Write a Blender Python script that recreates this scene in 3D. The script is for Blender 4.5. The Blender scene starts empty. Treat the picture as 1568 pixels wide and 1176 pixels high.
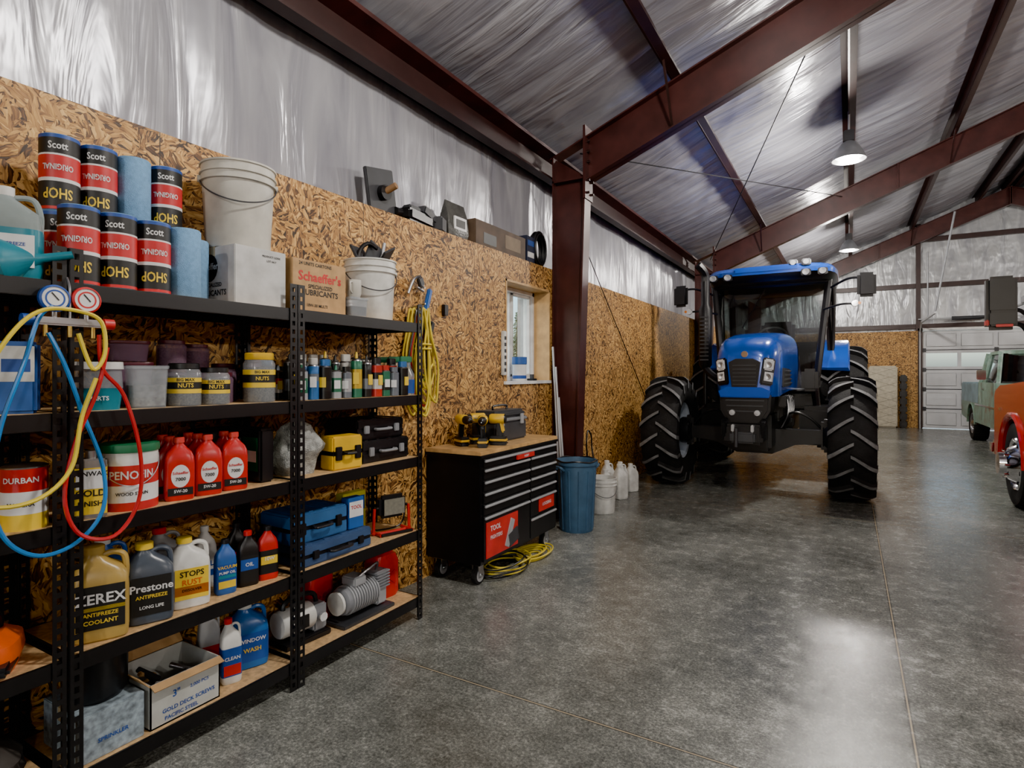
import bpy, bmesh, math, random
from mathutils import Matrix, Vector, noise
random.seed(7)
S=bpy.context.scene; COL=S.collection
R=math.radians
# ------------------------------------------------------------------ materials
_mc={}
def M(name,col,rough=.5,metal=0,var=.22,scale=9,bump=0,emis=0,alpha=1,coat=0,trans=0):
    if name in _mc: return _mc[name]
    m=bpy.data.materials.new(name); m.use_nodes=True; nt=m.node_tree; p=nt.nodes['Principled BSDF']
    c=(col[0],col[1],col[2],1)
    tc=nt.nodes.new('ShaderNodeTexCoord'); nz=nt.nodes.new('ShaderNodeTexNoise')
    nz.inputs['Scale'].default_value=scale; nz.inputs['Detail'].default_value=5
    nt.links.new(tc.outputs['Object'],nz.inputs['Vector'])
    mr=nt.nodes.new('ShaderNodeMapRange'); mr.inputs[1].default_value=.3; mr.inputs[2].default_value=.7
    mr.inputs[3].default_value=1-var; mr.inputs[4].default_value=1+var*.4
    nt.links.new(nz.outputs[0],mr.inputs[0])
    vm=nt.nodes.new('ShaderNodeVectorMath'); vm.operation='SCALE'; vm.inputs[0].default_value=col[:3]
    nt.links.new(mr.outputs[0],vm.inputs['Scale']); nt.links.new(vm.outputs[0],p.inputs['Base Color'])
    p.inputs['Roughness'].default_value=rough; p.inputs['Metallic'].default_value=metal
    if coat: p.inputs['Coat Weight'].default_value=coat; p.inputs['Coat Roughness'].default_value=.08
    if trans: p.inputs['Transmission Weight'].default_value=trans
    if bump:
        b=nt.nodes.new('ShaderNodeBump'); b.inputs['Strength'].default_value=bump; b.inputs['Distance'].default_value=.01
        n2=nt.nodes.new('ShaderNodeTexNoise'); n2.inputs['Scale'].default_value=scale*6
        nt.links.new(tc.outputs['Object'],n2.inputs['Vector'])
        nt.links.new(n2.outputs[0],b.inputs['Height']); nt.links.new(b.outputs[0],p.inputs['Normal'])
    if emis: p.inputs['Emission Color'].default_value=c; p.inputs['Emission Strength'].default_value=emis
    if alpha<1: p.inputs['Alpha'].default_value=alpha
    _mc[name]=m; return m

def ramp(nt,stops,fac):
    r=nt.nodes.new('ShaderNodeValToRGB'); e=r.color_ramp.elements
    while len(e)<len(stops): e.new(.5)
    for i,(p,c) in enumerate(stops): e[i].position=p; e[i].color=(c[0],c[1],c[2],1)
    nt.links.new(fac,r.inputs[0]); return r.outputs[0]
def math_n(nt,op,a,b=None,c=None):
    n=nt.nodes.new('ShaderNodeMath'); n.operation=op
    for i,v in enumerate((a,b,c)):
        if v is None: continue
        if isinstance(v,(int,float)): n.inputs[i].default_value=v
        else: nt.links.new(v,n.inputs[i])
    return n.outputs[0]

def osb_mat(name,axis):
    m=bpy.data.materials.new(name); m.use_nodes=True; nt=m.node_tree; p=nt.nodes['Principled BSDF']; L=nt.links.new
    tc=nt.nodes.new('ShaderNodeTexCoord'); sp=nt.nodes.new('ShaderNodeSeparateXYZ'); L(tc.outputs['Object'],sp.inputs[0])
    cb=nt.nodes.new('ShaderNodeCombineXYZ'); L(sp.outputs['Y' if axis=='y' else 'X'],cb.inputs[0]); L(sp.outputs['Z'],cb.inputs[1])
    dn=nt.nodes.new('ShaderNodeTexNoise'); dn.inputs['Scale'].default_value=18; dn.inputs['Detail'].default_value=3; L(cb.outputs[0],dn.inputs['Vector'])
    ds=nt.nodes.new('ShaderNodeVectorMath'); ds.operation='SCALE'; ds.inputs['Scale'].default_value=.025; L(dn.outputs['Color'],ds.inputs[0])
    ad=nt.nodes.new('ShaderNodeVectorMath'); ad.operation='ADD'; L(cb.outputs[0],ad.inputs[0]); L(ds.outputs[0],ad.inputs[1])
    outs=[]
    for k,(s1,s2,off) in enumerate(((10,17,0),(13,24,4.7))):
        of=nt.nodes.new('ShaderNodeVectorMath'); of.operation='ADD'; of.inputs[1].default_value=(off,off*.7,0); L(ad.outputs[0],of.inputs[0])
        v1=nt.nodes.new('ShaderNodeTexVoronoi'); v1.inputs['Scale'].default_value=s1; L(of.outputs[0],v1.inputs['Vector'])
        sc=nt.nodes.new('ShaderNodeSeparateColor'); L(v1.outputs['Color'],sc.inputs[0])
        ang=math_n(nt,'MULTIPLY',sc.outputs[0],6.28)
        vr=nt.nodes.new('ShaderNodeVectorRotate'); vr.rotation_type='Z_AXIS'; L(of.outputs[0],vr.inputs['Vector']); L(ang,vr.inputs['Angle'])
        mp=nt.nodes.new('ShaderNodeMapping'); mp.inputs['Scale'].default_value=(1,5.0,1); L(vr.outputs[0],mp.inputs['Vector'])
        v2=nt.nodes.new('ShaderNodeTexVoronoi'); v2.inputs['Scale'].default_value=s2; L(mp.outputs[0],v2.inputs['Vector'])
        s2c=nt.nodes.new('ShaderNodeSeparateColor'); L(v2.outputs['Color'],s2c.inputs[0])
        gr=nt.nodes.new('ShaderNodeMapping'); gr.inputs['Scale'].default_value=(16,240,1); L(vr.outputs[0],gr.inputs['Vector'])
        gn=nt.nodes.new('ShaderNodeTexNoise'); gn.inputs['Scale'].default_value=1; gn.inputs['Detail'].default_value=3; L(gr.outputs[0],gn.inputs['Vector'])
        val=math_n(nt,'MULTIPLY_ADD',gn.outputs[0],.46,math_n(nt,'MULTIPLY_ADD',s2c.outputs[1],.78,-.08))
        val=math_n(nt,'SUBTRACT',val,math_n(nt,'MULTIPLY',v2.outputs['Distance'],.28))
        outs.append(val)
    mk=nt.nodes.new('ShaderNodeTexNoise'); mk.inputs['Scale'].default_value=15; mk.inputs['Detail'].default_value=2; L(cb.outputs[0],mk.inputs['Vector'])
    mm=nt.nodes.new('ShaderNodeMix'); mm.data_type='FLOAT'; L(math_n(nt,'GREATER_THAN',mk.outputs[0],.5),mm.inputs[0]); L(outs[0],mm.inputs[2]); L(outs[1],mm.inputs[3])
    big=nt.nodes.new('ShaderNodeTexNoise'); big.inputs['Scale'].default_value=2.2; big.inputs['Detail'].default_value=3; L(cb.outputs[0],big.inputs['Vector'])
    v=math_n(nt,'ADD',mm.outputs[0],math_n(nt,'MULTIPLY_ADD',big.outputs[0],.36,-.18))
    col=ramp(nt,[(0,(.024,.010,.003)),(.14,(.10,.040,.010)),(.34,(.33,.155,.040)),(.62,(.56,.31,.085)),(1,(.80,.52,.20))],v)
    fr=math_n(nt,'FRACT',math_n(nt,'DIVIDE',math_n(nt,'ADD',sp.outputs['Y' if axis=='y' else 'X'],20.0+ .55),1.22))
    seam=math_n(nt,'LESS_THAN',fr,.0035)
    mx=nt.nodes.new('ShaderNodeMix'); mx.data_type='RGBA'; L(seam,mx.inputs[0]); L(col,mx.inputs[6]); mx.inputs[7].default_value=(.02,.012,.006,1)
    L(mx.outputs[2],p.inputs['Base Color']); p.inputs['Roughness'].default_value=.55
    b=nt.nodes.new('ShaderNodeBump'); b.inputs['Strength'].default_value=.5; b.inputs['Distance'].default_value=.006; L(mm.outputs[0],b.inputs['Height']); L(b.outputs[0],p.inputs['Normal'])
    return m
OSB=osb_mat('osb_side','y'); OSBX=osb_mat('osb_end','x')

def concrete():
    m=bpy.data.materials.new('polished_concrete'); m.use_nodes=True; nt=m.node_tree; p=nt.nodes['Principled BSDF']; L=nt.links.new
    tc=nt.nodes.new('ShaderNodeTexCoord')
    def nz(s,d,r=.6,dist=0):
        n=nt.nodes.new('ShaderNodeTexNoise'); n.inputs['Scale'].default_value=s; n.inputs['Detail'].default_value=d; n.inputs['Roughness'].default_value=r; n.inputs['Distortion'].default_value=dist
        L(tc.outputs['Object'],n.inputs['Vector']); return n.outputs[0]
    a=nz(.8,5,.6,.5); b=nz(9,9,.8); c=nz(75,6,.85)
    v=math_n(nt,'ADD',math_n(nt,'MULTIPLY',a,.40),math_n(nt,'ADD',math_n(nt,'MULTIPLY',b,.40),math_n(nt,'MULTIPLY',c,.92)))
    col=ramp(nt,[(.64,(.022,.024,.022)),(.78,(.085,.089,.081)),(.90,(.19,.195,.178)),(1.0,(.40,.405,.37))],v)
    sp=nt.nodes.new('ShaderNodeSeparateXYZ'); L(tc.outputs['Object'],sp.inputs[0])
    j=None; jw=None
    for ax,vals in (('X',(.22,4.5,8.8)),('Y',(-6.3,-2.05,2.24,6.6,10.9,15.2))):
        for q in vals:
            dd=math_n(nt,'ABSOLUTE',math_n(nt,'SUBTRACT',sp.outputs[ax],q))
            t=math_n(nt,'LESS_THAN',dd,.0032); t2=math_n(nt,'LESS_THAN',dd,.009)
            j=t if j is None else math_n(nt,'MAXIMUM',j,t); jw=t2 if jw is None else math_n(nt,'MAXIMUM',jw,t2)
    m1=nt.nodes.new('ShaderNodeMix'); m1.data_type='RGBA'; L(math_n(nt,'MULTIPLY',jw,.7),m1.inputs[0]); L(col,m1.inputs[6]); m1.inputs[7].default_value=(.018,.017,.015,1)
    mx=nt.nodes.new('ShaderNodeMix'); mx.data_type='RGBA'; L(j,mx.inputs[0]); L(m1.outputs[2],mx.inputs[6]); mx.inputs[7].default_value=(.40,.33,.22,1)
    L(mx.outputs[2],p.inputs['Base Color'])
    mr=nt.nodes.new('ShaderNodeMapRange'); mr.inputs[1].default_value=.35; mr.inputs[2].default_value=.65; mr.inputs[3].default_value=.12; mr.inputs[4].default_value=.34
    L(b,mr.inputs[0]); L(mr.outputs[0],p.inputs['Roughness']); p.inputs['Specular IOR Level'].default_value=.36
    bp=nt.nodes.new('ShaderNodeBump'); bp.inputs['Strength'].default_value=.22; bp.inputs['Distance'].default_value=.003; L(math_n(nt,'ADD',b,math_n(nt,'MULTIPLY',c,.3)),bp.inputs['Height']); L(bp.outputs[0],p.inputs['Normal'])
    return m
CONC=concrete()

def vinyl(name,sc,col,dist=.06):
    m=bpy.data.materials.new(name); m.use_nodes=True; nt=m.node_tree; p=nt.nodes['Principled BSDF']; L=nt.links.new
    tc=nt.nodes.new('ShaderNodeTexCoord'); mp=nt.nodes.new('ShaderNodeMapping'); mp.inputs['Scale'].default_value=sc; L(tc.outputs['Object'],mp.inputs['Vector'])
    n=nt.nodes.new('ShaderNodeTexNoise'); n.inputs['Scale'].default_value=1; n.inputs['Detail'].default_value=3.5; n.inputs['Roughness'].default_value=.5; n.inputs['Distortion'].default_value=1.2; L(mp.outputs[0],n.inputs['Vector'])
    n2=nt.nodes.new('ShaderNodeTexNoise'); n2.inputs['Scale'].default_value=1.3; n2.inputs['Detail'].default_value=3; L(tc.outputs['Object'],n2.inputs['Vector'])
    h=math_n(nt,'MULTIPLY',n.outputs[0],math_n(nt,'POWER',n2.outputs[0],1.5))
    c=ramp(nt,[(.3,(col[0]*.62,col[1]*.62,col[2]*.67)),(.65,col)],n.outputs[0]); L(c,p.inputs['Base Color'])
    p.inputs['Roughness'].default_value=.30; p.inputs['Metallic'].default_value=.25
    b=nt.nodes.new('ShaderNodeBump'); b.inputs['Strength'].default_value=.9; b.inputs['Distance'].default_value=dist; L(h,b.inputs['Height']); L(b.outputs[0],p.inputs['Normal'])
    return m
VWALL=vinyl('vinyl_insulation_wall',(3,5,.8),(.39,.39,.42)); VCEIL=vinyl('vinyl_insulation_roof',(.8,6,1),(.39,.39,.43),.09); VEND=vinyl('vinyl_insulation_end',(4,3,.8),(.48,.49,.50),.12)

STEEL=M('red_oxide_steel',(.062,.020,.018),.38,.1,.35,5)
PURL=M('dark_oxide_steel',(.030,.012,.011),.42,.1,.3,5)
BLK=M('black_powdercoat',(.006,.006,.007),.36); RUB=M('tire_rubber',(.010,.010,.011),.8,0,.4,12,.4); RUBL=M('tire_lug_rubber',(.17,.172,.178),.6,0,.5,10,.4)
PLBLK=M('black_plastic',(.010,.010,.012),.36); DK=M('dark_grey_plastic',(.04,.042,.048),.45)
WHT=M('white_plastic',(.66,.66,.63),.4,0,.3,12); CRM=M('cream_bucket_plastic',(.58,.56,.50),.42,0,.35,6)
PART=M('particle_board',(.60,.39,.19),.6,0,.35,50); CARD=M('cardboard',(.44,.27,.12),.75,0,.2,20)
WOODTOP=M('wood_worktop',(.58,.35,.14),.35,0,.35,14); REDP=M('red_plastic',(.54,.012,.014),.28)
CHR=M('chrome',(.75,.75,.77),.12,1,.05); STL=M('brushed_steel',(.45,.45,.47),.32,1,.2); SAT=M('satin_steel_handle',(.50,.51,.53),.45,.5,.1); GREY=M('grey_paint',(.22,.23,.25),.4)
YEL=M('yellow_plastic',(.72,.44,.02),.35); YELC=M('yellow_cord',(.72,.56,.04),.45); BLUC=M('blue_hose',(.015,.20,.55),.3); REDC=M('red_hose',(.50,.012,.02),.3)
TBLUE=M('tractor_blue',(.006,.085,.52),.22,.1,.08,4,coat=.6); BLUP=M('blue_plastic',(.02,.10,.36),.35); CANBL=M('blue_grey_plastic',(.05,.11,.19),.45)
TOWEL=M('blue_paper_towel',(.19,.37,.60),.9,0,.16,60,.5); TEAL=M('teal_plastic',(.012,.20,.27),.32); GOLD=M('gold_plastic',(.42,.28,.07),.32)
INKK=M('black_ink',(.01,.01,.01),.5); INKW=M('white_ink',(.72,.72,.72),.45); INKB=M('blue_ink',(.015,.07,.32),.45); INKY=M('yellow_ink',(.78,.54,.03),.45); INKR=M('red_ink',(.55,.015,.018),.45)
ORG=M('orange_plastic',(.70,.10,.01),.35); GRN=M('green_plastic',(.02,.16,.07),.4); CLR=M('clear_plastic',(.50,.54,.58),.12,0,.1,9,alpha=.32); PURP=M('purple_tint_plastic',(.26,.16,.24),.15,0,.1,9,alpha=.55)
HARD=M('mixed_hardware',(.22,.19,.14),.4,.6,.9,140,.9); AMB=M('amber_lens',(.8,.25,.02),.2); LENS=M('headlamp_lens',(.80,.82,.85),.06,.15,.2,30,coat=1)
LED=M('lamp_lens',(1,.97,.9),.4,emis=7)
def glassm(name,a=.28,col=(.9,.95,.95),base=0):
    m=bpy.data.materials.new(name); m.use_nodes=True; nt=m.node_tree; o=nt.nodes['Material Output']; nt.nodes.remove(nt.nodes['Principled BSDF'])
    t=nt.nodes.new('ShaderNodeBsdfTransparent'); t.inputs[0].default_value=(*col,1); g=nt.nodes.new('ShaderNodeBsdfGlossy'); g.inputs['Roughness'].default_value=.03
    lw=nt.nodes.new('ShaderNodeLayerWeight'); lw.inputs[0].default_value=a; mx=nt.nodes.new('ShaderNodeMixShader')
    nt.links.new(math_n(nt,'ADD',lw.outputs['Fresnel'],base),mx.inputs[0]); nt.links.new(t.outputs[0],mx.inputs[1]); nt.links.new(g.outputs[0],mx.inputs[2]); nt.links.new(mx.outputs[0],o.inputs[0]); return m
GLS=glassm('window_glass',.12); TGL=glassm('tinted_glass',.4,(.42,.47,.46),.06)

# ------------------------------------------------------------------ builder
def catmull(P,n=6,closed=False):
    P=[Vector(p) for p in P]; out=[]; N=len(P)
    rng=range(N if closed else N-1)
    for i in rng:
        if closed: a,b,c,d=P[(i-1)%N],P[i],P[(i+1)%N],P[(i+2)%N]
        else: a=P[max(i-1,0)];b=P[i];c=P[i+1];d=P[min(i+2,N-1)]
        for k in range(n):
            t=k/n; out.append(.5*((2*b)+(c-a)*t+(2*a-5*b+4*c-d)*t*t+(3*b-a-3*c+d)*t**3))
    if not closed: out.append(P[-1])
    return out
class B:
    def __init__(s): s.bm=bmesh.new(); s.mats=[]; s.T=Matrix()
    def mi(s,m):
        if m not in s.mats: s.mats.append(m)
        return s.mats.index(m)
    def add(s,V,F,m):
        vs=[s.bm.verts.new(s.T@Vector(v)) for v in V]; out=[]
        ml=m if isinstance(m,list) else None; k=None if ml else s.mi(m)
        for i,f in enumerate(F):
            try: fc=s.bm.faces.new([vs[j] for j in f])
            except ValueError: continue
            fc.material_index=s.mi(ml[i]) if ml else k; out.append(fc)
        return vs,out
    def bev(s,faces,o,seg=2):
        es=list({e for f in faces for e in f.edges})
        bmesh.ops.bevel(s.bm,geom=es,offset=o,segments=seg,affect='EDGES',clamp_overlap=True,material=-1)
    def box(s,x0,x1,y0,y1,z0,z1,m,bev=0):
        V=[(x,y,z) for x in(x0,x1) for y in(y0,y1) for z in(z0,z1)]
        _,f=s.add(V,[(0,1,3,2),(4,6,7,5),(0,4,5,1),(2,3,7,6),(0,2,6,4),(1,5,7,3)],m)
        if bev: s.bev(f,bev)
    def rbox(s,c,sz,rot,m,bev=0):
        old=s.T; s.T=old@Matrix.Translation(c)@Matrix.Rotation(rot[2],4,'Z')@Matrix.Rotation(rot[1],4,'Y')@Matrix.Rotation(rot[0],4,'X')
        a,b_,c_=[q/2 for q in sz]; s.box(-a,a,-b_,b_,-c_,c_,m,bev); s.T=old
    def cyl(s,p0,p1,r0,m,r1=None,seg=14):
        if r1 is None: r1=r0
        p0=Vector(p0);p1=Vector(p1);d=(p1-p0).normalized(); a=d.orthogonal().normalized(); b=d.cross(a)
        V=[p+ (a*math.cos(t)+b*math.sin(t))*r for p,r in((p0,r0),(p1,r1)) for t in [2*math.pi*i/seg for i in range(seg)]]
        F=[(i,(i+1)%seg,seg+(i+1)%seg,seg+i) for i in range(seg)]+[tuple(range(seg)),tuple(range(seg,2*seg))]
        s.add(V,F,m)
    def lathe(s,prof,m,seg=24,axis='z',o=(0,0,0)):
        V=[];F=[];ms=[]
        for (r,h) in prof:
            for i in range(seg):
                t=2*math.pi*i/seg; a,b=max(r,1e-4)*math.cos(t),max(r,1e-4)*math.sin(t)
                V.append(Vector((a,b,h) if axis=='z' else ((h,a,b) if axis=='x' else (a,h,b)))+Vector(o))
        for j in range(len(prof)-1):
            for i in range(seg):
                F.append((j*seg+i,j*seg+(i+1)%seg,(j+1)*seg+(i+1)%seg,(j+1)*seg+i)); ms.append(m[j] if isinstance(m,list) else m)
        s.add(V,F,ms)
    def tube(s,P,r,m,seg=7,n=6,closed=False,raw=False):
        pts=[Vector(p) for p in P] if raw else catmull(P,n,closed); N=len(pts); V=[];F=[]; up=None
        for i,p in enumerate(pts):
            d=(pts[(i+1)%N]-pts[i-1]) if closed else (pts[min(i+1,N-1)]-pts[max(i-1,0)])
            if d.length<1e-9: d=Vector((0,0,1))
            d.normalize()
            if up is None: up=d.orthogonal().normalized()
            up=(up-d*up.dot(d)); up=up.normalized() if up.length>1e-6 else d.orthogonal().normalized()
            b=d.cross(up)
            for k in range(seg):
                t=2*math.pi*k/seg; V.append(p+(up*math.cos(t)+b*math.sin(t))*r)
        for i in range(N if closed else N-1):
            for k in range(seg):
                a=i*seg; c=((i+1)%N)*seg; F.append((a+k,a+(k+1)%seg,c+(k+1)%seg,c+k))
        if not closed: F+= [tuple(range(seg)),tuple(range((N-1)*seg,N*seg))]
        s.add(V,F,m)
    def loft(s,secs,m,cap=True):
        n=len(secs[0]); V=[p for q in secs for p in q]; F=[]
        for j in range(len(secs)-1):
            for i in range(n): F.append((j*n+i,j*n+(i+1)%n,(j+1)*n+(i+1)%n,(j+1)*n+i))
        if cap: F+=[tuple(range(n)),tuple(range((len(secs)-1)*n,len(secs)*n))]
        return s.add(V,F,m)
    def prism(s,poly,axis,a,b,m,bev=0):
        n=len(poly)
        def pt(q,h): return (h,q[0],q[1]) if axis=='x' else ((q[0],h,q[1]) if axis=='y' else (q[0],q[1],h))
        V=[pt(q,a) for q in poly]+[pt(q,b) for q in poly]
        F=[(i,(i+1)%n,n+(i+1)%n,n+i) for i in range(n)]+[tuple(range(n)),tuple(range(n,2*n))]
        vs,f=s.add(V,F,m)
        if bev:
            es=list({e for q in f[-2:] for e in q.edges}); bmesh.ops.bevel(s.bm,geom=es,offset=bev,segments=2,affect='EDGES',clamp_overlap=True,material=-1)
    def text(s,t,size,m,x,z,y,rad=None,ax=1.0,flip=False):
        cu=bpy.data.curves.new('t','FONT'); cu.body=t; cu.size=size; cu.align_x='CENTER'; cu.align_y='CENTER'; cu.resolution_u=2; cu.offset=size*.02
        ob=bpy.data.objects.new('t',cu); COL.objects.link(ob); dg=bpy.context.evaluated_depsgraph_get(); me=bpy.data.meshes.new_from_object(ob.evaluated_get(dg))
        V=[]; q=-1 if flip else 1
        for v in me.vertices:
            tx=v.co.x*ax*q; tz=v.co.y*q+z
            if rad: V.append((rad*math.sin((tx+x)/rad),-rad*math.cos((tx+x)/rad),tz))
            else: V.append((tx+x,y,tz))
        s.add(V,[tuple(p.vertices) for p in me.polygons],m)
        bpy.data.objects.remove(ob); bpy.data.curves.remove(cu); bpy.data.meshes.remove(me)
    def mesh(s,name):
        me=bpy.data.meshes.new(name); bmesh.ops.recalc_face_normals(s.bm,faces=s.bm.faces); s.bm.to_mesh(me); s.bm.free()
        for m in s.mats: me.materials.append(m)
        me.polygons.foreach_set('use_smooth',[True]*len(me.polygons)); me.set_sharp_from_angle(angle=R(35)); me.update(); return me
    def obj(s,name,loc=(0,0,0),rz=0):
        return put(s.mesh(name),name,loc,rz)
def put(me,name,loc,rz=0):
    o=bpy.data.objects.new(name,me); COL.objects.link(o); o.location=loc; o.rotation_euler=(0,0,R(rz)); return o
def se(z,hx,hy,n=4,cx=0,cy=0,k=24):
    out=[]
    for i in range(k):
        t=2*math.pi*(i+.5)/k; c,s_=math.cos(t),math.sin(t)
        out.append((cx+hx*math.copysign(abs(c)**(2/n),c),cy+hy*math.copysign(abs(s_)**(2/n),s_),z))
    return out

# ------------------------------------------------------------------ building shell
XW=-2.58; XR=3.42; XE=9.42; YB=18.6; YN=-8.0; OT=2.48
def zt(x):
    if x>XR: x=2*XR-x
    return 3.60+.4*(x-XW)
b=B(); b.box(-2.8,XE+.2,YN,YB+.2,-.12,0,CONC); b.obj('floor')
b=B(); W0,W1,WZ0,WZ1=4.34,5.20,1.35,2.26
b.box(-2.79,XW,YN,W0,0,OT,OSB); b.box(-2.79,XW,W0,W1,0,WZ0,OSB); b.box(-2.79,XW,W0,W1,WZ1,OT,OSB); b.box(-2.79,XW,W1,YB,0,OT,OSB)
b.obj('wall_left')
def drape(b,P,U,Vv,nu,nv,fn,m,nrm):
    P=Vector(P);U=Vector(U);Vv=Vector(Vv); nrm=Vector(nrm).normalized(); V=[];F=[]
    for i in range(nu+1):
        for j in range(nv+1):
            q=P+U*(i/nu)+Vv*(j/nv); V.append(q+nrm*fn(q))
    for i in range(nu):
        for j in range(nv): a=i*(nv+1)+j; F.append((a,a+1,a+nv+2,a+nv+1))
    b.add(V,F,m)
b=B()
drape(b,(-2.80,YN,OT),(0,YB+.2-YN,0),(0,0,1.15),420,16,lambda q:.03*noise.noise(Vector((q.y*2.6,q.z*.5,1)))+.016*noise.noise(Vector((q.y*8+q.z*2.5,q.z*1.2,5))),VWALL,(1,0,0))
b.box(-2.95,-2.86,YN,W0,0,3.66,GREY); b.box(-2.95,-2.86,W1,YB+.2,0,3.66,GREY); b.box(-2.95,-2.86,W0,W1,0,WZ0,GREY); b.box(-2.95,-2.86,W0,W1,WZ1,3.66,GREY)
b.obj('wall_left_insulation')
b=B(); b.box(XE,XE+.2,YN,YB,0,OT,OSB); b.box(XE+.2,XE+.25,YN,YB,0,3.8,VWALL); b.obj('wall_right')
PX=[-1.38,0.0,1.40,2.78]
def roofsag(q):
    x=q.x if q.x<=XR else 2*XR-q.x
    ks=[-2.75]+PX+[XR]
    s_=0
    for a,c in zip(ks,ks[1:]):
        if a<=x<=c: s_=math.sin(math.pi*(x-a)/(c-a))
    return -.045*s_+.026*noise.noise(Vector((x*.8+q.y*.5,q.y*4.5,2)))*(.3+s_)+.014*noise.noise(Vector((x*2,q.y*12,7)))*(.3+s_)
b=B()
sl=.4; z0=zt(-2.85)+.2; zr=zt(XR)+.2
drape(b,(-2.85,YN,z0),(XR+2.85,0,zr-z0),(0,YB+.2-YN,0),44,460,roofsag,VCEIL,(-.37,0,.93))
drape(b,(XR,YN,zr),(XE+.25-XR,0,zt(XE+.25)+.2-zr),(0,YB+.2-YN,0),44,460,roofsag,VCEIL,(.37,0,.93))
b.prism([(-3.0,z0+.02),(XR,zr+.1),(9.9,z0+.02),(9.9,z0+.1),(XR,zr+.2),(-3.0,z0+.1)],'y',YN-.2,YB+.4,GREY)
b.obj('ceiling')
# end wall (far)
DX0,DX1,DZ=1.67,4.72,2.56
b=B(); b.box(-2.8,DX0,YB,YB+.2,0,DZ,OSBX); b.obj('wall_back')
b=B(); b.box(DX1,XE+.2,YB,YB+.2,0,DZ,OSBX); b.obj('wall_back')
b=B()
b.prism([(-2.85,DZ),(XE+.3,DZ),(XE+.3,zt(XE)+.3),(XR,zr+.15),(-2.85,z0)],'y',YB+.14,YB+.2,VEND)
for z in (2.68,3.75,4.95):
    hw=(zt(XR)-z)/.4 if z>3.6 else 6.2
    b.box(max(-2.7,XR-hw),min(XE,XR+hw),YB+.02,YB+.12,z-.06,z+.06,PURL)
for x in (-.6,1.58,4.81,7.4): b.box(x-.05,x+.05,YB-.02,YB+.13,DZ,zt(x)+.1,PURL)
b.obj('wall_back_gable')
b=B(); b.box(-2.8,.2,YN-.2,YN,0,3.7,OSBX); b.box(6.6,XE+.2,YN-.2,YN,0,3.7,OSBX)
b.prism([(-2.85,3.4),(XE+.3,3.4),(XE+.3,zt(XE)+.3),(XR,zr+.15),(-2.85,z0)],'y',YN-.2,YN,VEND); b.obj('wall_front')
# rigid frames
for k,y in enumerate((-1.0,5.32,11.55,18.40)):
    b=B()
    for s_ in (0,1):
        f=(lambda x:x) if s_==0 else (lambda x:2*XR-x)
        fl=.075; xo=-2.575
        b.prism([(f(xo),0),(f(-2.33),0),(f(-2.22),3.36),(f(xo),3.60)],'y',y-.006,y+.006,STEEL)
        b.prism([(f(xo),0),(f(xo+.014),0),(f(xo+.014),3.6),(f(xo),3.6)],'y',y-fl,y+fl,STEEL)
        b.prism([(f(-2.34),0),(f(-2.325),0),(f(-2.215),3.36),(f(-2.23),3.36)],'y',y-fl,y+fl,STEEL)
        b.prism([(f(xo),0),(f(-2.28),0),(f(-2.28),.02),(f(xo),.02)],'y',y-.10,y+.10,STEEL)
        b.prism([(f(-2.235),3.14),(f(-2.21),3.14),(f(-2.21),zt(-2.21)+.1),(f(-2.235),zt(-2.21)+.1)],'y',y-fl-.02,y+fl+.02,STEEL)
        b.prism([(f(xo),3.34),(f(-2.23),3.34),(f(-2.23),3.36),(f(xo),3.36)],'y',y-fl,y+fl,STEEL)
        for zz in (3.2,3.32,3.5,3.6,3.70):
            for yy in (-.05,.05): b.cyl((f(-2.25),y+yy,zz),(f(-2.18),y+yy,zz),.012,PURL,seg=6)
        d=.43; xe=XR; xs=-2.21
        b.prism([(f(xs),zt(xs)-d),(f(xs),zt(xs)),(f(xe),zt(xe)),(f(xe),zt(xe)-d)],'y',y-.006,y+.006,STEEL)
        b.prism([(f(-2.6),zt(-2.6)-.014),(f(-2.6),zt(-2.6)),(f(xe),zt(xe)),(f(xe),zt(xe)-.014)],'y',y-fl,y+fl,STEEL)
        b.prism([(f(xs),zt(xs)-d),(f(xs),zt(xs)-d+.014),(f(xe),zt(xe)-d+.014),(f(xe),zt(xe)-d)],'y',y-fl,y+fl,STEEL)
        for x in (.7,XR-.02): b.prism([(f(x-.008),zt(x)-d),(f(x+.008),zt(x)-d),(f(x+.008),zt(x)),(f(x-.008),zt(x))],'y',y-.07,y+.07,STEEL)
        for x in (-1.38,1.4): b.cyl((f(x),y-.06,zt(x)-d+.02),(f(x+.02),y-.42,zt(x)+.02),.014,PURL,seg=4)
    b.obj('steel_frame')
b=B()
for s_ in (0,1):
    f=(lambda x:x) if s_==0 else (lambda x:2*XR-x)
    for x in PX+[XR-.12]:
        z=zt(x); b.prism([(f(x-.008),z),(f(x+.008),z),(f(x+.008),z+.2),(f(x-.008),z+.2)],'y',YN,YB+.1,PURL)
        b.prism([(f(x-.008),z),(f(x+.075),z+.03),(f(x+.075),z+.04),(f(x-.008),z+.01)],'y',YN,YB+.1,PURL)
        b.prism([(f(x-.075),z+.145),(f(x),z+.175),(f(x),z+.185),(f(x-.075),z+.155)],'y',YN,YB+.1,PURL)
    b.prism([(f(-2.72),3.40),(f(-2.70),3.40),(f(-2.70),3.70),(f(-2.72),3.70)],'y',YN,YB+.1,PURL)
    b.prism([(f(-2.72),3.40),(f(-2.60),3.40),(f(-2.60),3.42),(f(-2.72),3.42)],'y',YN,YB+.1,PURL)
    b.prism([(f(-2.72),3.62),(f(-2.58),3.66),(f(-2.58),3.69),(f(-2.72),3.67)],'y',YN,YB+.1,STEEL)
b.obj('roof_purlins')
b=B()
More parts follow.
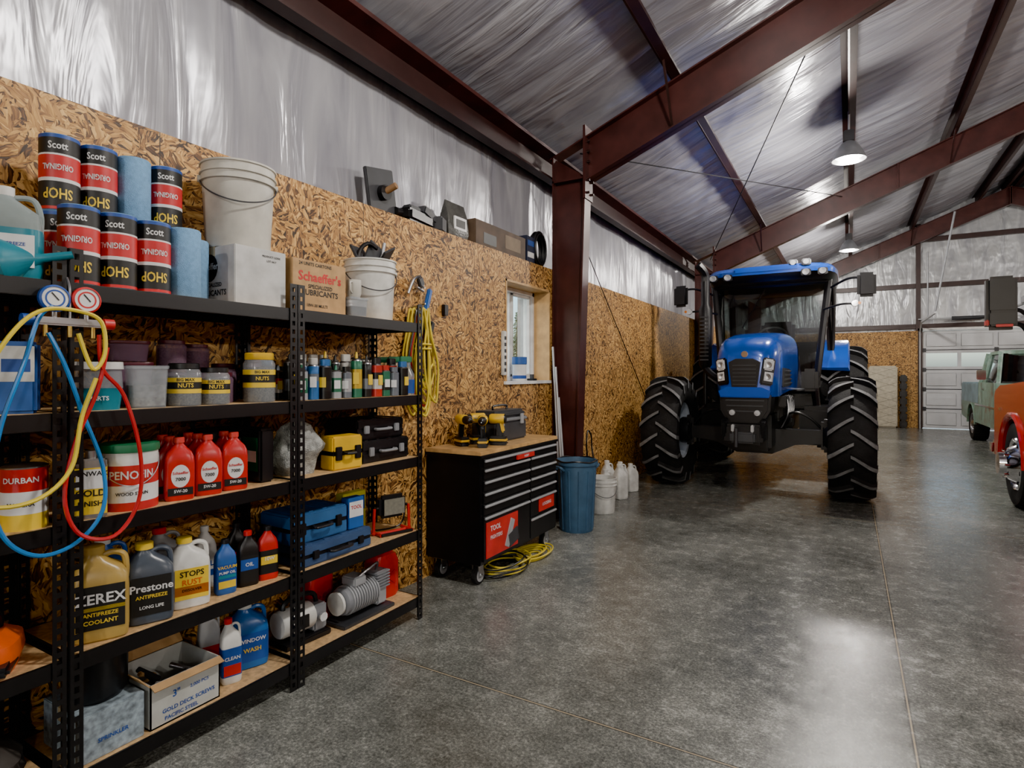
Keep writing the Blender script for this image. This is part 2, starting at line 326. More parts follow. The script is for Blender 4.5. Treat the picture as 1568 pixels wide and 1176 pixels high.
for y0,y1 in ((5.32,11.55),):
    for xa,xb in ((-2.3,-.1),(-.1,-2.3)):
        b.cyl((xa,y0,zt(xa)-.1),(xb,y1,zt(xb)-.1),.007,INKK,seg=6)
    b.cyl((-2.56,y0+.1,3.35),(-2.56,y0+3.2,.9),.006,INKK,seg=6)
b.obj('brace_rods')
# window
b=B(); FR=M('vinyl_window_frame',(.78,.78,.77),.35)
RV=M('pine_jamb',(.55,.34,.14),.5,0,.25,12)
for a in ((W0,W0+.018,WZ0,WZ1),(W1-.018,W1,WZ0,WZ1)): b.box(-2.86,-2.575,a[0],a[1],a[2],a[3],RV)
b.box(-2.86,-2.575,W0,W1,WZ1-.018,WZ1,RV); b.box(-2.86,-2.56,W0-.03,W1+.0,WZ0-.01,WZ0+.018,FR)
w0,w1,z0_,z1_=W0+.018,W1-.018,WZ0+.018,WZ1-.018; wx=-2.78
for (a,c,d,e) in ((w0,w0+.04,z0_,z1_),(w1-.04,w1,z0_,z1_),(w0,w1,z0_,z0_+.04),(w0,w1,z1_-.04,z1_)): b.box(wx-.07,wx+.035,a,c,d,e,FR,.004)
ym=(w0+w1)/2
b.box(wx-.05,wx+.0,ym-.018,ym+.018,z0_+.04,z1_-.04,FR,.004)
for (a,c,d,e) in ((ym,ym+.025,z0_+.04,z1_-.04),(w1-.065,w1-.04,z0_+.04,z1_-.04),(ym,w1-.05,z0_+.04,z0_+.065),(ym,w1-.05,z1_-.065,z1_-.04)): b.box(wx-.02,wx+.015,a,c,d,e,FR,.003)
b.box(wx-.035,wx-.03,w0+.04,w1-.04,z0_+.04,z1_-.04,GLS); b.obj('window_1')
# garage door
b=B(); GD=M('garage_door_white',(.60,.61,.63),.45,0,.2,2); GS=M('garage_door_shadow_gap',(.05,.05,.055),.6); n=5; ph=DZ/n
for i in range(n):
    z=i*ph
    if i!=3:
        b.box(DX0+.01,DX1-.01,YB+.06,YB+.10,z+.012,z+ph-.010,GD,.004)
        for j in range(4):
            xa=DX0+.08+j*(DX1-DX0-.1)/4; b.box(xa,xa+.64,YB+.045,YB+.062,z+.09,z+ph-.09,GD,.014)
    b.box(DX0+.01,DX1-.01,YB+.08,YB+.09,z-.012,z+.012,GS) if i else None
z=3*ph
b.box(DX0+.01,DX1-.01,YB+.06,YB+.10,z+.012,z+.08,GD); b.box(DX0+.01,DX1-.01,YB+.06,YB+.10,z+ph-.08,z+ph-.01,GD)
for j in range(5):
    xa=DX0+.04+j*.7425; b.box(xa-.04,xa+.04,YB+.06,YB+.10,z+.08,z+ph-.08,GD)
b.box(DX0+.02,DX1-.02,YB+.075,YB+.08,z+.08,z+ph-.08,GLS)
for x in (DX0+.04,(DX0+DX1)/2,DX1-.04):
    for i in range(1,5): b.box(x-.04,x+.04,YB+.035,YB+.055,i*ph-.05,i*ph+.05,DK)
b.obj('door_1')
b=B()
for x in (DX0-.06,DX1+.06):
    b.tube([(x,YB-.05,0),(x,YB-.05,2.3),(x,YB-.12,2.55),(x,YB-.35,2.72),(x,YB-.7,2.75)],.018,SAT,n=5)
    b.box(x-.02,x+.02,YB-3.2,YB-.6,2.73,2.77,SAT)
    b.cyl((x,YB-3.1,2.75),(x+.35,YB-3.1,4.9),.02,GREY,seg=6); b.cyl((x,YB-1.8,2.75),(x,YB-1.8,4.3),.016,GREY,seg=6)
b.cyl((DX0-.1,YB-.12,2.85),(DX1+.1,YB-.12,2.85),.02,SAT); b.cyl((DX0+.6,YB-.12,2.85),(DX0+1.3,YB-.12,2.85),.045,DK)
b.box((DX0+DX1)/2-.03,(DX0+DX1)/2+.03,YB-3.2,YB-.15,2.9,2.93,SAT); b.box((DX0+DX1)/2-.18,(DX0+DX1)/2+.18,YB-3.6,YB-3.2,2.84,3.0,GREY,.02)
b.box((DX0+DX1)/2-.02,(DX0+DX1)/2+.02,YB-3.5,YB-3.45,3.0,5.5,SAT)
b.obj('garage_door_track')
b=B()
for x0,x1 in ((DX0-.10,DX0+.0),(DX1,DX1+.10)): b.box(x0,x1,YB-.025,YB-.002,0,DZ+.08,PURL)
b.box(DX0-.10,DX1+.10,YB-.025,YB-.002,DZ,DZ+.06,FR); b.obj('trim_1')

# high bay lights
b=B(); b.box(-.06,.06,-.06,.06,.22,.36,DK,.01); b.cyl((0,0,.36),(0,0,.60),.012,SAT)
b.lathe([(.05,.23),(.09,.20),(.15,.10),(.185,.02),(.19,0),(.18,0),(.172,.018),(.12,.11),(.06,.16)],[GREY]*4+[STL]*4,32)
b.lathe([(.0,.03),(.1,.035),(.15,.045),(.0,.08)],LED,24)
hb=b.mesh('high_bay_light')
for x in (0.0,6.84):
    for y in (-4.2,2.2,8.3,14.4):  # near and right-hand fixtures are out of view, added to light shelves and wall
        put(hb,'high_bay_light',(x,y,zt(x)-.56))
        l=bpy.data.lights.new('lamp','POINT'); l.energy=330; l.shadow_soft_size=.12; l.color=(1,.94,.86); l.specular_factor=.55
        o=bpy.data.objects.new('high_bay_lamp',l); COL.objects.link(o); o.location=(x,y,zt(x)-.56-.16)

# ------------------------------------------------------------------ shelving
SZ=[.13,.52,.95,1.31,1.73]; FX,BX=-2.17,-2.56
def post(b,x,y,sx,sy,h):
    t=.002
    for dirn in (0,1):
        def bx(a0,a1,z0,z1):
            if dirn==0: ya,yb=sorted((y+sy*a0,y+sy*a1)); b.box(min(x,x-sx*t),max(x,x-sx*t),ya,yb,z0,z1,BLK)
            else: xa,xb=sorted((x+sx*a0,x+sx*a1)); b.box(xa,xb,min(y,y-sy*t),max(y,y-sy*t),z0,z1,BLK)
        bx(0,.012,0,h); bx(.026,.038,0,h)
        k=0; z=0
        while z<h-.01: bx(.012,.026,z,min(z+.018,h)); z+=.038
def shelf(y0,y1,zs):
    b=B(); h=1.84
    for x,sx in ((FX,-1),(BX,1)):
        for y,sy in ((y0,1),(y1,-1)): post(b,x,y,sx,sy,h)
    for z in zs:
        for x in (FX,BX):
            sg=-1 if x==FX else 1; xa,xb=sorted((x+sg*.003,x+sg*.014)); b.box(xa,xb,y0+.003,y1-.003,z-.056,z-.001,BLK,.002)
        for y in (y0,y1):
            sg=1 if y==y0 else -1; ya,yb=sorted((y+sg*.003,y+sg*.014)); b.box(BX+.01,FX-.01,ya,yb,z-.05,z-.001,BLK)
        b.box(BX+.014,FX-.014,y0+.014,y1-.014,z-.014,z,PART)
        b.box(BX+.014,FX-.014,(y0+y1)/2-.015,(y0+y1)/2+.015,z-.035,z-.014,BLK)
    return b.obj('shelving_unit')
shelf(.905,1.795,SZ); shelf(1.80,2.69,SZ); shelf(.005,.895,SZ)

# ------------------------------------------------------------------ small goods
def towel(wrapped):
    b=B(); r=.058;h=.265
    b.lathe([(.02,h-.03),(.02,h),(r-.004,h),(r,h-.006),(r,.006),(r-.004,0),(0,0)],TOWEL,28)
    if wrapped:
        q=r+.0012; b.lathe([(q,.004),(q,.014),(q,.10),(q,.112),(q,.190),(q,.196),(q,.25),(q,.262),(q*.7,.2655)],[INKR,INKK,INKW,INKR,INKW,INKK,INKB,TOWEL],28)
        b.text('SHOP',.05,INKY,0,.060,0,q+.001,.70,True); b.text('ORIGINAL',.028,INKW,0,.15,0,q+.001,.72,True); b.text('Scott',.034,INKW,0,.222,0,q+.001,.8)
        V=[(.0,0,0)]
    return b.mesh('shop_towel_roll')
TW=towel(True); TB=towel(False); zS=SZ[4]
for y,me in ((.965,TW),(1.085,TW),(1.205,TW),(1.325,TB)): put(me,'shop_towel_roll',(-2.25,y,zS),65+random.uniform(-14,14))
for y,me in ((.97,TW),(1.092,TW),(1.214,TB),(1.336,TW)):
    put(TW,'shop_towel_roll',(-2.40,y,zS),70); put(me,'shop_towel_roll',(-2.40,y,zS+.2655),62+random.uniform(-14,14))
put(TB,'shop_towel_roll',(-2.40,1.452,zS),0)

def bucket(name,loc,rz,h=.37,rt=.152,rb=.132,lid=False,mt=CRM,fill=True,handle=True):
    b=B(); 
    p=[(0,0),(rb-.004,0),(rb,.006),(rb+(rt-rb)*.78,h*.78),(rt+.006,h*.785),(rt+.006,h*.80),(rt,h*.805),(rt,h*.87),(rt+.007,h*.875),(rt+.007,h*.89),(rt,h*.895),(rt,h*.975),(rt+.006,h*.98),(rt+.006,h)]
    if lid: p+= [(rt-.01,h),(rt-.012,h-.012),(0,h-.012)]
    else: p+=[(rt-.004,h),(rb-.004,h*.15),(0,h*.15)]
    b.lathe(p,mt,36)
    if handle:
        pts=[(rt*math.cos(t)*1.03,-rt*math.sin(t)*1.12,h*.82-.12*math.sin(t)) for t in [math.pi*i/8 for i in range(9)]]
        b.tube(pts,.0032,DK,6); 
        for sx in (-1,1): b.cyl((sx*rt,0,h*.82),(sx*(rt+.012),0,h*.82),.016,mt)
    return b,name,loc,rz
def fin(t): return t[0].obj(t[1],t[2],t[3])
def carton(name,x0,x1,y0,y1,z0,z1,mt,txts,open_=False,side=()):
    w=y1-y0; d=x1-x0; h=z1-z0; b=B()
    if open_:
        t=.005; b.box(-w/2,w/2,-d/2,-d/2+t,0,h,mt); b.box(-w/2,w/2,d/2-t,d/2,0,h,mt); b.box(-w/2,-w/2+t,-d/2,d/2,0,h,mt); b.box(w/2-t,w/2,-d/2,d/2,0,h,mt); b.box(-w/2,w/2,-d/2,d/2,0,.006,mt)
        b.rbox((0,-d/2-.014,h-.008),(w,.004,.034),(R(-65),0,0),CARD); b.rbox((0,d/2+.02,h+.03),(w,.004,.07),(R(-40),0,0),CARD)
        b.rbox((-w/2-.02,0,h+.02),(.06,d,.004),(0,R(50),0),CARD)
    else:
        b.box(-w/2,w/2,-d/2,d/2,0,h,mt,.003)
        b.box(-w/2-.0008,w/2+.0008,-.02,.02,h*.72,h+.0008,M('packing_tape',(.45,.36,.22),.25)); b.box(-w/2,w/2,-.001,.001,h,h+.0012,INKK)
    for (t,s,m,x,z) in txts: b.text(t,s,m,x,z,-d/2-.0012)
    if side:
        o_=b.T; b.T=Matrix.Rotation(R(-90),4,'Z')
        for (t,s,m,x,z) in side:
            if t=='@': b.lathe([(0,0),(s,0)],m,20,'y',(x,-w/2-.001,z))
            else: b.text(t,s,m,x,z,-w/2-.0018)
        b.T=o_
    return b.obj(name,((x0+x1)/2,(y0+y1)/2,z0),90)
WBOX=M('white_cardboard',(.52,.52,.51),.7,0,.2,15)
carton('cardboard_box',-2.53,-2.22,1.52,1.775,zS,zS+.25,WBOX,[('PRODUCT CODE',.012,INKK,.05,.22),('LOT 0417',.012,INKK,.05,.2)],side=[('@',.06,INKK,-.02,.16),("Schaeffer's",.04,WBOX,-.02,.165),('SPECIALIZED',.024,INKK,0,.085),('LUBRICANTS',.034,INKK,0,.05)])
carton('cardboard_box',-2.5,-2.22,1.81,2.14,zS,zS+.245,CARD,[('24 UNITS CARTONS',.022,INKK,-.03,.225),("Schaeffer's",.062,INKR,0,.165),('SPECIALIZED',.026,INKK,0,.12),('LUBRICANTS',.038,INKK,0,.09),('10W-30 MULTI',.02,INKK,-.02,.03)])
b,n_,l_,r_=bucket('plastic_bucket',(-2.375,1.645,zS+.2515),60,lid=True); b.obj(n_,l_,r_)
b,n_,l_,r_=bucket('plastic_bucket',(-2.36,2.46,zS),60,h=.34,rt=.142,rb=.124,mt=WHT)
for a,c,h in ((.02,.03,.46),(-.05,.0,.44),(.07,-.04,.43),(-.02,.05,.42)):
    b.rbox((a,c,h-.08),(.12,.012,.15),(R(20*a*30),R(30*c*20),R(40)),DK,.003)
b.tube([(-.09,-.02,.2),(-.07,-.02,.38),(-.02,-.02,.44),(.04,0,.42)],.012,PLBLK)
b.cyl((.05,.05,.2),(.1,.06,.47),.012,STL); b.obj(n_,l_,r_)
b=B(); b.lathe([(0,0),(.03,0),(.038,.02),(.038,.09),(.034,.09),(.034,.01),(0,.01)],CRM,20); b.tube([(.036,0,.075),(.065,0,.07),(.065,0,.03),(.036,0,.02)],.005,CRM); b.obj('coffee_mug',(-2.235,2.21,zS+.101),-60)
def clearbin(name,w,d,h,loc,rz,mt=CLR,lidm=None,cont=None):
    b=B(); t=.003
    b.loft([se(0,w*.45,d*.45,6),se(h,w*.5,d*.5,6),se(h,w*.5-t,d*.5-t,6),se(.006,w*.45-t,d*.45-t,6)],mt)
    b.loft([se(h-.008,w*.52,d*.52,6),se(h,w*.53,d*.53,6),se(h+.004,w*.52,d*.52,6)],lidm or mt)
    if cont: b.loft([se(.008,w*.43,d*.43,6),se(h*.55,w*.45,d*.45,6)],cont)
    return b.obj(name,loc,rz)
clearbin('plastic_storage_bin',.12,.09,.095,(-2.235,2.215,zS),85,cont=DK)
def jug(name,w,d,h,col,lab,loc,rz,txt=(),cap=BLK,handle=True,strips=(),neck=-.12,narrow=.2,oval=None):
    b=B(); cx=neck*w if handle else 0
    b.loft([se(0,.44*w,.44*d,5),se(.02*h,.49*w,.49*d,5),se(.1*h,.5*w,.5*d,6),se(.58*h,.5*w,.5*d,6),se(.68*h,.485*w,.47*d,5),se(.76*h,.42*w,.40*d,4,cx*.3),se(.83*h,.27*w,.30*d,3,cx*.8),se(.89*h,narrow*w*.85,narrow*w*.85,2,cx),se(.94*h,narrow*w*.85,narrow*w*.85,2,cx)],col)
    b.lathe([(narrow*w,.915*h),(narrow*w,.99*h),(narrow*w*.85,h),(0,h)],cap,18,o=(cx,0,0))
    if handle: b.tube([(cx+.1*w,0,.86*h),(cx+.32*w,0,.90*h),(.40*w,0,.86*h),(.45*w,0,.74*h),(.44*w,0,.60*h)],.065*w,col,8)
    if lab: b.loft([se(.12*h,.505*w,.505*d,6),se(.56*h,.505*w,.505*d,6)],lab,False)
    for (z0,z1,m) in strips: b.box(-.42*w,.42*w,-.515*d,-.49*d,z0*h,z1*h,m)
    if oval:
        V=[(oval*math.cos(t),-.508*d,.39*h+1.35*oval*math.sin(t)) for t in [2*math.pi*i/24 for i in range(24)]]; b.add(V,[tuple(range(24))],INKW)
    for (t,s,m,z) in txt: b.text(t,s,m,0,z*h,-.517*d-.001)
    return b.obj(name,loc,rz)
z=SZ[1]
jug('coolant_jug',.165,.115,.32,GOLD,GOLD,(-2.26,1.035,z),66,[('ZEREX',.048,INKW,.46),('ANTIFREEZE',.018,INKY,.30),('COOLANT',.02,INKY,.22)],cap=GOLD,strips=[(.14,.6,INKK),(.34,.38,INKY)])
jug('coolant_jug',.15,.115,.29,M('slate_plastic',(.06,.075,.10),.3),None,(-2.26,1.20,z),68,[('Prestone',.038,INKW,.46),('ANTIFREEZE',.018,INKY,.35),('LONG LIFE',.016,INKW,.22)],cap=INKY,strips=[(.12,.6,INKK)])
jug('washer_fluid_jug',.14,.11,.27,WHT,WHT,(-2.27,1.355,z),70,[('STOPS',.03,INKK,.5),('RUST',.03,ORG,.38),('DISSOLVER',.014,INKK,.27)],cap=INKY,strips=[(.14,.58,INKY),(.2,.33,ORG)])
jug('white_oil_bottle',.085,.07,.26,WHT,WHT,(-2.40,1.50,z),80,[('OIL',.03,INKB,.4)],cap=WHT,handle=False,strips=[(.2,.3,INKB)])
jug('pump_oil_bottle',.08,.055,.225,BLUP,INKB,(-2.255,1.50,z),74,[('VACUUM',.018,INKY,.50),('PUMP OIL',.015,INKW,.40)],cap=PLBLK,handle=False,strips=[(.12,.25,INKY),(.3,.36,TEAL)])
jug('motor_oil_bottle',.085,.05,.235,PLBLK,INKK,(-2.255,1.605,z),72,[('OIL',.022,INKW,.4)],cap=REDP,handle=False,strips=[(.3,.5,INKB)])
jug('motor_oil_bottle',.085,.05,.235,REDP,INKK,(-2.25,1.70,z),72,[('10W',.022,INKW,.4)],cap=PLBLK,handle=False,strips=[(.3,.45,INKY)])
jug('motor_oil_bottle',.085,.05,.25,PLBLK,INKK,(-2.37,1.63,z),72,[('OIL',.022,INKW,.4)],cap=PLBLK,handle=False,strips=[(.3,.5,INKR)])
jug('solvent_jug',.13,.10,.28,M('dull_grey_plastic',(.20,.20,.20),.4),None,(-2.46,1.36,z),76,cap=REDP); jug('solvent_jug',.13,.10,.29,BLUP,None,(-2.46,1.15,z),76,cap=WHT,strips=[(.15,.5,INKW)])
z=SZ[2]; RCAP=M('red_cap',(.6,.05,.04),.35)
for i,(x,y) in enumerate(((-2.235,1.295),(-2.235,1.41),(-2.235,1.525),(-2.31,1.30),(-2.31,1.415),(-2.31,1.53),(-2.385,1.315),(-2.385,1.42))):
    jug('motor_oil_bottle',.102,.06,.24,REDP,None,(x,y,z),74+random.uniform(-4,4),[("Schaeffer",.015,INKR,.44),('7000',.018,INKK,.34),('5W-20',.016,INKW,.15)],cap=RCAP,handle=False,neck=0,strips=[(.085,.205,INKK)],narrow=.19,oval=.032)
b=B(); b.box(-.045,.045,-.03,.03,0,.2,STL,.006); b.box(-.0458,.0458,-.0308,.0308,.015,.17,INKY); b.box(-.04,.04,-.0315,-.03,.10,.165,INKW); b.cyl((0,0,.2),(0,0,.225),.016,STL)
b.text('MINWAX',.022,INKK,0,.15,-.032); b.text('GOLD',.03,INKK,0,.085,-.032); b.text('FINISH',.024,INKK,0,.05,-.032); b.obj('varnish_can',(-2.215,.985,z),65)
b=B(); r=.092
b.lathe([(0,0),(r,0),(r,.03),(r,.09),(r,.16),(r,.205),(r+.003,.208),(r+.003,.222),(r-.004,.222)],[STL,INKR,INKW,INKR,WHT,STL,STL,STL],36); b.lathe([(r+.004,.205),(r+.006,.215),(r+.004,.232),(r-.01,.236),(0,.234)],GRN,36)
b.text('PENOFIN',.040,INKW,0,.125,0,r+.001,.9); b.text('WOOD STAIN',.016,INKK,0,.06,0,r+.001); b.tube([(r*1.02*math.cos(t),-r*1.12*math.sin(t),.19-.1*math.sin(t)) for t in [math.pi*i/8 for i in range(9)]],.002,STL,5); b.obj('paint_can',(-2.275,1.135,z),70)
b=B(); b.lathe([(0,0),(.06,0),(.06,.05),(.06,.12),(.06,.19),(.062,.195),(.05,.2),(0,.198)],[STL,INKY,INKW,REDP,STL,STL,STL],28); b.text('DURBAN',.024,INKW,0,.155,0,.0612); b.text('MADERA',.018,INKK,0,.08,0,.0612); b.obj('paint_can',(-2.25,.815,z),60)
b=B(); b.box(-.13,.13,-.06,.06,0,.24,PLBLK,.02); b.lathe([(0,0),(.05,0),(.055,.006),(.04,.01)],DK,20,'y',(-.05,-.066,.11)); b.tube([(-.11,0,.23),(-.1,0,.28),(.1,0,.28),(.11,0,.23)],.01,PLBLK); b.box(.02,.11,-.063,-.05,.12,.19,GREY); b.obj('shop_radio',(-2.485,1.62,z),88)
b=B(); b.box(-.035,.035,-.08,.08,0,.24,PLBLK,.01); b.box(-.036,.036,-.06,.06,.05,.2,GRN); b.box(-.0365,.0365,-.05,.05,.09,.14,INKW); b.obj('chainsaw_chain_box',(-2.32,1.70,z),85)
def blob(name,sx,sy,sz,mt,loc,rz,amp=.25,fr=3):
    b=B(); secs=[]
    for j in range(13):
        t=j/12; zz=sz*t; k=math.sin(math.pi*min(1,.18+t*.62+.2*(t>.9)))**.6*(1-.55*max(0,t-.55)/.45)
        ring=[]
        for i in range(28):
            a=2*math.pi*i/28; q=1+amp*noise.noise(Vector((math.cos(a)*fr*.5,math.sin(a)*fr*.5,t*fr)))+amp*.5*noise.noise(Vector((a*3,t*9,2)))
            ring.append((sx*k*q*math.cos(a),sy*k*q*math.sin(a),zz))
        secs.append(ring)
    b.loft(secs,mt); return b.obj(name,loc,rz)
blob('plastic_bag',.12,.10,.28,M('cloudy_plastic_film',(.42,.43,.41),.15,0,.5,30,.8),(-2.33,1.925,z),80,.35)
def case(name,w,d,h,mt,loc,rz,latch=PLBLK,handle=True,rib=True):
    b=B(); b.box(-w/2,w/2,-d/2,d/2,0,h*.48,mt,.008); b.box(-w/2,w/2,-d/2,d/2,h*.52,h,mt,.008); b.box(-w/2+.006,w/2-.006,-d/2+.006,d/2-.006,h*.4,h*.6,PLBLK)
    for x in (-.32*w,.32*w): b.box(x-.018,x+.018,-d/2-.01,-d/2+.004,h*.3,h*.7,latch,.003)
    if handle: b.tube([(-.14*w,-d/2,h*.5),(-.13*w,-d/2-.03,h*.5),(.13*w,-d/2-.03,h*.5),(.14*w,-d/2,h*.5)],.008,latch,n=3)
    if rib:
        for k in range(4): x=-.36*w+k*.24*w; b.box(x-.04*w,x+.04*w,-d/2+.02,d/2-.02,h-.002,h+.003,mt,.002)
    return b.obj(name,loc,rz)
case('tool_case',.38,.27,.12,PLBLK,(-2.375,2.465,z),90,GREY); case('tool_case',.36,.25,.11,PLBLK,(-2.385,2.45,z+.124),88,GREY)
case('tool_case',.18,.11,.17,YEL,(-2.25,2.14,z),82,PLBLK,True,False)
z=SZ[1]
DB=M('navy_plastic',(.04,.08,.18),.4)
case('tool_case',.46,.32,.10,DB,(-2.365,2.08,z),90,PLBLK); case('tool_case',.34,.24,.14,M('blue_case_plastic',(.03,.11,.28),.4),(-2.36,2.0,z+.104),88,PLBLK)
b=B(); b.box(-.05,.05,-.03,.03,0,.16,BLUP,.003); b.box(-.045,.045,-.031,-.03,.06,.14,INKW); b.text('TOOL',.026,INKR,0,.11,-.032); b.obj('parts_box',(-2.27,2.235,z+.104),85)
b=B(); b.box(-.085,.085,-.03,.03,0,.235,M('lime_yellow_board',(.55,.52,.03),.5),.003); b.box(-.075,.075,-.0312,-.03,.13,.21,INKB); b.text('SAW',.05,INKY,0,.17,-.033); b.text('KIT',.05,INKK,0,.07,-.033); b.obj('tool_carton',(-2.48,2.43,z),88)
b=B(); b.box(-.085,.085,-.03,.03,.09,.22,PLBLK,.02); b.box(-.065,.065,-.034,-.028,.11,.20,M('floodlight_lens',(.35,.34,.28),.1,.5,.2,60)); b.box(-.06,.06,.03,.05,.11,.2,DK,.004)
b.tube([(-.11,0,.15),(-.115,0,.03),(-.1,0,.008),(.1,0,.008),(.115,0,.03),(.11,0,.15)],.009,REDP); b.cyl((-.1,0,.15),(.1,0,.15),.008,PLBLK); b.tube([(-.1,-.06,.01),(.1,-.06,.01)],.009,PLBLK,raw=True); b.cyl((-.1,-.06,.01),(-.1,.06,.01),.009,REDP);b.cyl((.1,-.06,.01),(.1,.06,.01),.009,REDP)
b.tube([(.05,.05,.15),(.12,.06,.1),(.08,.05,.02),(-.05,.06,.01),(-.08,.07,.02)],.005,PLBLK); b.obj('work_light',(-2.28,2.55,z),72)
z=SZ[0]
carton('cardboard_box',-2.46,-2.2,1.17,1.44,z,z+.165,M('printed_carton',(.46,.47,.44),.7),[('GOLD DECK SCREWS',.021,INKB,.01,.05),('PACIFIC STEEL',.02,INKB,-.02,.022),('3"',.035,INKB,-.04,.10),('2,000 PCS',.018,INKB,.05,.10)],True)
b=B()
for i in range(14): b.rbox((random.uniform(-.07,.07),random.uniform(-.08,.08),.02+.008*i),(random.uniform(.06,.14),.02,.015),(random.random(),random.random(),random.random()*3),random.choice((DK,STL,CARD,PLBLK)),.003)
b.obj('loose_hardware',(-2.33,1.305,z+.01))
carton('cardboard_box',-2.46,-2.2,.945,1.15,z,z+.16,M('blue_white_carton',(.30,.37,.42),.5,0,.6,45),[('SPRINKLER',.02,INKB,0,.06)])
b=B(); b.lathe([(0,0),(.085,0),(.098,.02),(.1,.16),(.107,.17),(.1,.175),(.09,.16),(.08,.03),(0,.03)],PLBLK,32); b.box(-.05,.06,-.02,.03,.12,.16,DK,.004); b.lathe([(0,.03),(.06,.03),(.06,.15),(.05,.16),(0,.16)],CRM,20,o=(-.01,.02,0)); b.obj('drain_pan',(-2.33,1.05,z+.1615))
jug('drain_cleaner_bottle',.08,.06,.27,WHT,INKB,(-2.27,1.535,z),70,[('CLEAN',.02,INKW,.4)],cap=REDP,handle=True,strips=[(.14,.3,INKR)])
jug('drain_cleaner_bottle',.085,.06,.30,M('grey_white_plastic',(.42,.43,.44),.4),None,(-2.40,1.52,z),70,cap=REDP,handle=True,strips=[(.14,.45,INKR)])
jug('washer_fluid_jug',.15,.12,.28,M('cobalt_plastic',(.015,.12,.40),.28),INKB,(-2.34,1.67,z),70,[('WINDOW',.024,INKW,.45),('WASH',.026,INKY,.3)],cap=WHT)
b=B(); b.box(-.13,.13,-.07,.07,0,.03,PLBLK,.006); b.lathe([(0,-.09),(.06,-.09),(.065,-.08),(.065,.08),(.06,.09),(0,.09)],WHT,24,'x',(-.04,0,.11)); b.box(.04,.12,-.05,.05,.03,.16,GREY,.01); b.tube([(-.1,0,.16),(-.08,0,.21),(.06,0,.21),(.09,0,.15)],.012,PLBLK); b.lathe([(0,0),(.022,0),(.022,.02),(0,.02)],CHR,16,'y',(.08,-.075,.1)); b.box(-.07,0,-.068,-.06,.08,.14,INKK); b.obj('vacuum_pump',(-2.33,1.95,z),86)
b=B(); b.box(-.19,.19,-.08,.08,0,.02,DK,.004); LG=M('light_grey_cast',(.36,.37,.39),.4,.2)
for k in range(11): b.lathe([(.068,-.005),(.078,-.004),(.078,.004),(.068,.005)],LG,24,'x',(-.11+k*.018,0,.115))
b.lathe([(0,-.13),(.055,-.13),(.07,-.12),(.07,.09),(.05,.10),(0,.10)],GREY,24,'x',(-.02,0,.115)); b.box(.08,.16,-.05,.05,.03,.21,LG,.01); b.box(-.09,0,-.05,.05,.18,.23,LG,.008)
for k in range(6): b.box(.07,.17,-.06,.06,.12+k*.016,.128+k*.016,GREY)
b.lathe([(0,0),(.06,0),(.06,.015),(.03,.02),(0,.02)],WHT,20,'x',(-.175,0,.115)); b.tube([(.12,0,.21),(.1,-.03,.26),(0,-.05,.25),(-.05,-.03,.22)],.007,STL); b.obj('electric_motor',(-2.29,2.31,z),90)
def gascan(loc,rz,w=.16,d=.12,h=.24):
    b=B(); b.loft([se(0,.46*w,.46*d,4),se(.02,.5*w,.5*d,5),se(.7*h,.5*w,.5*d,5),se(.85*h,.42*w,.42*d,4),se(.88*h,.2*w,.3*d,4)],REDP); b.tube([(-.3*w,0,.83*h),(-.28*w,0,h),(.2*w,0,h),(.3*w,0,.83*h)],.011,REDP); b.cyl((.3*w,0,.78*h),(.42*w,0,h*.98),.018,YEL if w<.15 else REDP)
    for k in (-1,1): b.rbox((0,-.5*d,.4*h),(.65*w,.006,.014),(0,R(40*k),0),REDP,.002)
    b.obj('gas_can',loc,rz)
gascan((-2.38,2.575,z),84,.18,.13,.29); gascan((-2.47,2.17,z),88,.16,.11,.30)
z=SZ[3]
def jar(name,r,h,loc,lidm,lab=None,txt=None,cont=HARD,body=CLR):
    b=B(); b.lathe([(0,0),(r*.95,0),(r,.006),(r,h*.78),(r*.86,h*.86),(r*.84,h*.88)],body,28); b.lathe([(0,.004),(r*.93,.005),(r*.93,h*.70),(0,h*.72)],cont,20)
    b.lathe([(r*.88,h*.86),(r*.9,h*.87),(r*.9,h*.985),(r*.85,h),(0,h)],lidm,28)
    if lab: b.lathe([(r*1.01,h*.3),(r*1.01,h*.40),(r*1.01,h*.56),(r*1.01,h*.66)],[lab,INKK,lab],28); b.text(txt,.016,INKK,0,h*.61,0,r*1.02); b.text('NUTS',.022,INKY,0,h*.48,0,r*1.02)
    b.obj(name,loc,65)
MAR=M('maroon_lid',(.11,.025,.04),.35)
jar('hardware_jar',.06,.165,(-2.235,1.315,z),PLBLK,INKY,'BIG MAX'); jar('hardware_jar',.057,.15,(-2.235,1.44,z),PLBLK,INKY,'BIG MAX'); jar('hardware_jar',.066,.215,(-2.245,1.655,z),YEL,INKY,'BIG MAX')
for x,y,r,h in ((-2.345,1.54,.05,.13),(-2.40,1.36,.06,.15),(-2.45,1.49,.055,.15),(-2.45,1.62,.055,.17),(-2.37,1.72,.035,.2)): jar('hardware_jar',r,h,(x,y,z),MAR,None,None,HARD,PURP)
for x,y,r,h in ((-2.40,1.36,.055,.11),(-2.45,1.49,.055,.10)): jar('hardware_jar',r,h,(x,y,z+.1505),MAR,None,None,HARD,PURP)
clearbin('plastic_storage_bin',.13,.13,.15,(-2.255,1.185,z),70,cont=M('bin_contents',(.25,.25,.24),.7,0,.6,60)); clearbin('plastic_storage_bin',.14,.15,.075,(-2.44,1.21,z+.172),70,PURP,MAR)
clearbin('plastic_storage_bin',.16,.15,.165,(-2.44,1.21,z),70,PURP,MAR,DK)
